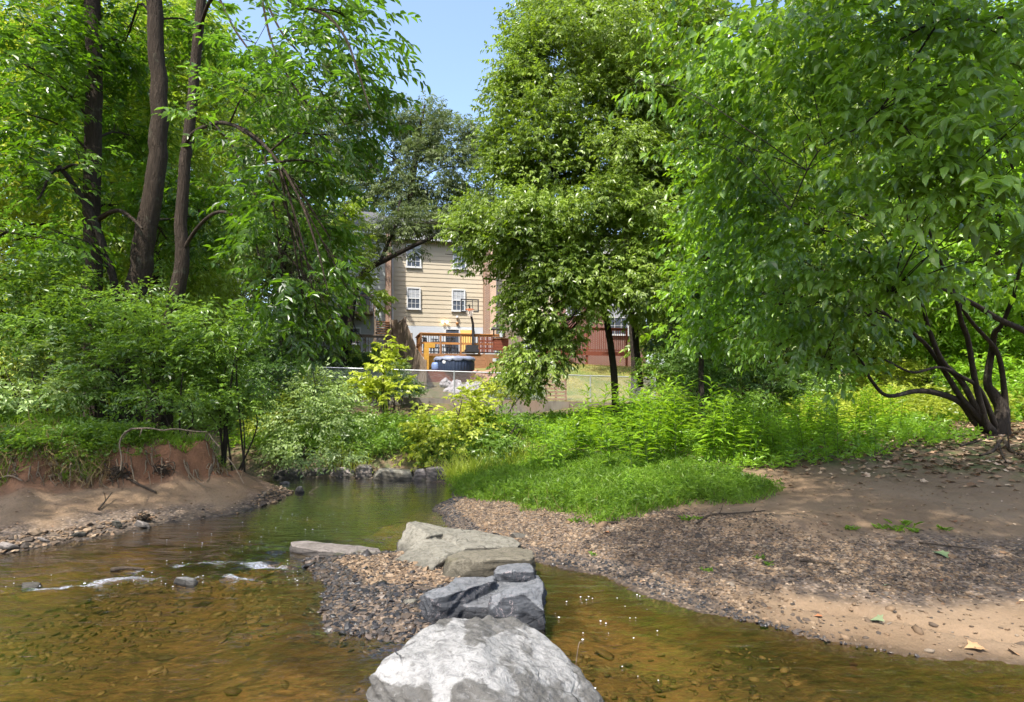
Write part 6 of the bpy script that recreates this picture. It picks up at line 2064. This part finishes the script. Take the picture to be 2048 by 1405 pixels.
FL = [(1966, 1298, 0.108, 'orange_leaf', 'orange lobed leaf lying on the sand at the lower right'), (2036, 1315, 0.079, 'orange_leaf', 'orange leaf at the right frame edge above the water line'),
      (1747, 1240, 0.086, 'green_leaf', 'curled pale green leaf on the sand near the water'), (1780, 1172, 0.086, 'green_leaf', 'pale green leaf lying flat on the gravel band'),
      (1873, 1106, 0.115, 'green_leaf', 'large green leaf lying beside the thin stick'), (1645, 1236, 0.050, 'orange_leaf', 'small orange leaf near the curled green one'),
      (2015, 1108, 0.086, 'dead_leaf', 'tan lobed leaf on the shaded earth at the right edge'), (1910, 1046, 0.072, 'orange_leaf', 'rust coloured leaf on the shaded earth'),
      (1500, 1093, 0.094, 'dead_leaf', 'pale flat leaf on the sandy mound'), (1655, 1051, 0.065, 'dead_leaf', 'curled brown leaf at the top of the sandy mound'),
      (1680, 1034, 0.065, 'dead_leaf', 'light brown leaf beyond the curled one on the mound'), (1880, 1163, 0.058, 'orange_leaf', 'rust leaf among pebbles right of the flat green leaf'),
      (1715, 1322, 0.058, 'dead_leaf', 'pale leaf floating just off the sandy shore'), (1210, 1066, 0.050, 'orange_leaf', 'orange leaf on the gravel beside the slab boulder')]
for i, (u, v, s, mt, lab) in enumerate(FL):
    fallen(u, v, s, mt, lab, i)
fallen(0, 0, 0.036, 'orange_leaf', 'small orange leaf lying on top of the long slab boulder', 30, (966, 1079, 6.0))
fallen(0, 0, 0.036, 'orange_leaf', 'small orange leaf at the front edge of the slab boulder', 31, (988, 1094, 5.62))

# white petals and foam flecks drifting on the right pool and the left run
def flecks(n, fn, size, seed):
    r = np.random.default_rng(seed)
    p = fn(r, n)
    p = p[height(p[:, 0], p[:, 1]) < -.03]
    k = 7
    a = np.linspace(0, 2 * np.pi, k, endpoint=False)
    s = size * np.exp(r.normal(0, .5, len(p)))
    V = np.stack([p[:, :1] + s[:, None] * np.cos(a) * (.7 + .5 * r.random((len(p), k))), p[:, 1:2] + s[:, None] * np.sin(a) * (.6 + .5 * r.random((len(p), k))), np.full((len(p), k), .009)], -1)
    Vt = V.copy()
    Vt[..., 2] += .003
    VV = np.concatenate([V, Vt], 1).reshape(-1, 3)
    lo, st = [], []
    for i in range(len(p)):
        b = i * 2 * k
        st.append(len(lo))
        lo += list(range(b + k, b + 2 * k))
        for j in range(k):
            st.append(len(lo))
            lo += [b + j, b + (j + 1) % k, b + k + (j + 1) % k, b + k + j]
    tag(link('foam', mesh_np('foam', VV, lo, st, M['foam'])), kind='stuff')


flecks(34, lambda r, n: np.column_stack([r.uniform(.2, 1.0, n), r.uniform(2.9, 4.9, n)]), .0045, 1)
flecks(40, lambda r, n: np.column_stack([r.normal(-2.9, .75, n), r.normal(6.0, .55, n)]), .003, 2)
flecks(36, lambda r, n: np.column_stack([r.normal(-2.6, .6, n), r.normal(7.3, .5, n)]), .003, 3)
flecks(40, lambda r, n: np.column_stack([r.uniform(-4.6, -1.7, n), r.normal(5.0, .12, n)]), .003, 4)


# driftwood, sticks, roots
def stick(name, label, pts, rad, mat='stick', cat='stick', side=0, seed=0, sides=7, group=None):
    r = np.random.default_rng(seed)
    q = np.array(pts, float)
    n = max(8, 4 * len(q))
    s = smooth_path(q, n)
    o = s[0].copy()
    tb = Tubes()
    rr = np.linspace(rad, rad * .55, n) * (1 + .12 * r.normal(0, 1, n))
    tb.add(s - o, rr, sides)
    for k in range(side):
        i = r.integers(2, n - 1)
        d = unit(r.normal(0, 1, 3) + [0, 0, .2]) * rad * (7 + 9 * r.random())
        tb.add([s[i] - o, s[i] - o + d * .5 + r.normal(0, rad, 3) * .5, s[i] - o + d], [rad * .5, rad * .35, rad * .15], 5)
    return tag(link(name, tb.mesh(name, M[mat]), None, o), label, cat, group)


def on_g(u, v, lift=.02):
    q = ground_at(u, v)
    return q + [0, 0, lift]


dw = thing('driftwood_branch', 'pale bent branch hung across the grassy bank, one end hanging straight down', 'branch', P(262, 858, 7.75))
o = P(262, 858, 7.75)
tb = Tubes()
for pts, r0, r1 in (([P(262, 858, 7.75), P(300, 857, 7.8), P(325, 861, 7.82), P(350, 858, 7.85), P(388, 863, 7.88), P(414, 864, 7.9)], .012, .008), ([P(264, 857, 7.75), P(250, 866, 7.7), P(242, 876, 7.6), P(239, 892, 7.5), P(243, 915, 7.4), P(241, 942, 7.25)], .011, .008),
                    ([P(262, 860, 7.76), P(252, 868, 7.72), P(244, 880, 7.65)], .008, .005), ([P(418, 868, 7.9), P(428, 882, 7.8), P(440, 896, 7.75)], .008, .004), ([P(284, 858, 7.78), P(281, 868, 7.7), P(279, 874, 7.7)], .008, .004)):
    s = smooth_path(pts, 14)
    tb.add(s - o, np.linspace(r0, r1, 14), 7)
link('branch', tb.mesh('branch', M['stick']), dw)


def root_wad(label, u, v, d, size, n, seed, mat='stick_dark', tail=None):
    r = np.random.default_rng(seed)
    c = on_g(u, v, size * .4)
    t = thing('root_wad', label, 'roots', c)
    tb = Tubes()
    for k in range(n):
        a = unit(r.normal(0, 1, 3)) * size * .5
        b = a + unit(r.normal(0, 1, 3)) * size * .6
        e = b + unit(r.normal(0, 1, 3) + [0, -.1, -.3]) * size * .6
        tb.add(smooth_path([a * .2, a, b, e], 9), np.linspace(.010, .003, 9) * (.5 + r.random()), 5)
    if tail:
        q = [on_g(*x, .03) - c for x in tail]
        tb.add(smooth_path([np.zeros(3)] + q, 12), np.linspace(.022, .012, 12), 6)
    link('root_tangle', tb.mesh('root_tangle', M[mat]), t)
    lf = flat_leaves('caught_leaves', r.normal(0, size * .33, (26, 3)), .07, 'dead_leaf', r, LEAF_MD, .6, 0)
    link('caught_leaves', lf, t)


root_wad('dark tangle of roots below the hanging end of the pale branch', 243, 962, 7.2, .17, 46, 1, tail=[(272, 972), (312, 990)])
root_wad('dark tangle of roots and leaves in the middle of the earth face', 325, 950, 7.6, .16, 34, 2)
root_wad('low wet tangle of leaves and twigs at the left water edge', 285, 1044, 6.9, .10, 22, 3)
stick('stick', 'pale broken stick lying slanted on the earth face, left', [on_g(97, 960, .03), on_g(130, 952, .04), on_g(183, 925, .06)], .020, side=2, seed=11)
stick('stick', 'short dark stick standing out of the beach, lower left', [on_g(197, 1024, .02), on_g(210, 1012, .05), on_g(224, 1000, .09)], .012, 'stick_dark', side=1, seed=12)
stick('stick', 'thin pale stick leaning on the earth face near the bank tip', [on_g(367, 938, .05), on_g(385, 960, .04), on_g(414, 984, .02)], .008, side=1, seed=13)
stick('stick', 'grey stick at the left frame edge on the beach', [on_g(-12, 966, .03), on_g(20, 966, .04), on_g(45, 968, .02)], .014, side=0, seed=14)
stick('stick', 'long thin root hanging at the bank tip', [P(455, 915, 7.9), P(470, 935, 7.8), P(488, 968, 7.6)], .008, side=1, seed=15)
stick('stick', 'forked dark twig lying on the sandy mound', [on_g(1393, 1052), on_g(1422, 1036, .03), on_g(1470, 1031, .02), on_g(1530, 1026, .02)], .010, 'stick_dark', side=2, seed=16)
stick('stick', 'thin straight stick on the shaded gravel at the right', [on_g(1838, 1090), on_g(1890, 1097), on_g(1958, 1105)], .009, 'stick_dark', side=0, seed=17)
stick('stick', 'dark stick at the front edge of the grass', [on_g(1200, 1049, .015), on_g(1215, 1050, .02), on_g(1236, 1049, .015)], .018, 'stick_dark', side=0, seed=18)
stick('stick', 'small dark twig on the gravel beside a brown leaf', [on_g(1600, 1128), on_g(1635, 1130, .02), on_g(1668, 1135)], .009, 'stick_dark', side=2, seed=19)
stick('stick', 'sunken branch showing above the riffle on the left', [P(222, 1141, 5.3) * [1, 1, 0] + [0, 0, .008], P(255, 1139, 5.33) * [1, 1, 0] + [0, 0, .018], P(288, 1139, 5.33) * [1, 1, 0] + [0, 0, .004]], .020, 'stick_dark', side=0, seed=20)
stick('stick', 'thin twig poking out of the right pool', [np.array([.37, 3.55, -.1]), np.array([.385, 3.55, .03]), np.array([.40, 3.56, .10]), np.array([.425, 3.57, .09])], .004, 'stick', side=1, seed=21)
stick('stick', 'long dark branch lying on the stream bed at the lower left', [np.array([-1.95, 2.75, -.17]), np.array([-1.6, 3.0, -.16]), np.array([-1.3, 3.3, -.16])], .022, 'stick_dark', side=1, seed=22)
stick('stick', 'small v shaped twig floating in the far pool', [np.array([-3.05, 9.2, .01]), np.array([-3.12, 9.25, .02]), np.array([-3.0, 9.35, .10])], .006, 'stick', side=0, seed=23)
# roots and stones at the foot of the many stemmed tree
for k, (pts, rr) in enumerate((([(2000, 885), (1985, 905), (1960, 915)], .03), ([(2010, 885), (2020, 905), (2045, 915)], .028), ([(1985, 880), (1950, 886), (1920, 895)], .024), ([(1995, 884), (2005, 915), (2012, 928)], .02))):
    stick('root', ('exposed root running left down the slope from the tree foot', 'exposed root running right from the tree foot', 'thin exposed root at the left of the tree foot', 'short root pointing to the viewer from the tree foot')[k],
          [on_g(u, v, .02) for u, v in pts], rr, 'stick_dark', 'root', 1, 40 + k)
# small green sprouts on the bare earth
for i, (u, v, s) in enumerate(((1812, 1050, .10), (1795, 1062, .08), (1705, 1063, .07), (1762, 1060, .07), (1830, 1064, .07), (1885, 1062, .07), (1520, 1118, .05), (1535, 1132, .05), (1415, 1145, .05), (1372, 1042, .08), (1395, 1040, .06), (1185, 1112, .05), (1150, 1045, .09))):
    q = on_g(u, v, 0)
    r = np.random.default_rng(9500 + i)
    n = 16
    a = r.random(n) * 6.28
    ax = np.column_stack([np.cos(a), np.sin(a), .5 + .5 * r.random(n)])
    me = leaves_mesh('sprout', np.column_stack([r.normal(0, s * .35, (n, 2)), np.full(n, .0)]), ax, np.column_stack([r.normal(0, .3, (n, 2)), np.ones(n)]), s * (.6 + .6 * r.random(n)), .35, LEAF_MD, LM['grass'], r)
    tag(link('sprout', me, None, q), 'small green sprout on the bare earth or gravel of the right bank', 'sprout', 'sprouts on the bare ground')
# ------------------------------------------------------------------ camera and daylight
cam = bpy.data.cameras.new('camera')
cam.sensor_width = 36.0
cam.lens = F / 2048 * 36.0
cam.shift_y = (VH - 702.5) / 2048
cam.clip_end = 1000
co = bpy.data.objects.new('camera', cam)
co.location = (0, 0, CAMH)
co.rotation_euler = (math.pi / 2, 0, 0)
COL.objects.link(co)
SC.camera = co

SUN_EL, SUN_AZ = math.radians(58), math.radians(SUN_AZ_DEG)     # azimuth from +y (ahead) towards +x
sd = Vector((math.cos(SUN_EL) * math.sin(SUN_AZ), math.cos(SUN_EL) * math.cos(SUN_AZ), math.sin(SUN_EL)))
sl = bpy.data.lights.new('sun', 'SUN')
sl.energy = 3.2
sl.angle = math.radians(.53)
sl.color = (1, .95, .86)
so = bpy.data.objects.new('sun', sl)
so.rotation_euler = (-sd).to_track_quat('-Z', 'Y').to_euler()
so.location = (0, 0, 40)
COL.objects.link(so)

w = bpy.data.worlds.new('World')
SC.world = w
w.use_nodes = True
nt = w.node_tree
bg = nt.nodes['Background']
sky = nt.nodes.new('ShaderNodeTexSky')
sky.sky_type = 'NISHITA'
sky.sun_disc = False
sky.sun_elevation = SUN_EL
sky.sun_rotation = SUN_AZ
sky.air_density = 1.0
sky.dust_density = 2.5
sky.ozone_density = 1.0
nt.links.new(sky.outputs[0], bg.inputs[0])
bg.inputs[1].default_value = .15

SC.view_settings.view_transform = 'Standard'
SC.view_settings.look = 'None'
SC.view_settings.exposure = EXPOSURE
SC.view_settings.gamma = 1.0
SC.view_settings.use_curve_mapping = False
SC.render.engine = 'CYCLES'
cy = SC.cycles
cy.max_bounces = 8
cy.diffuse_bounces = 4
cy.glossy_bounces = 3
cy.transmission_bounces = 4
cy.transparent_max_bounces = 8
cy.caustics_reflective = False
cy.caustics_refractive = False
cy.sample_clamp_indirect = 4.0
cy.use_denoising = True
cy.use_adaptive_sampling = True
cy.adaptive_threshold = .025
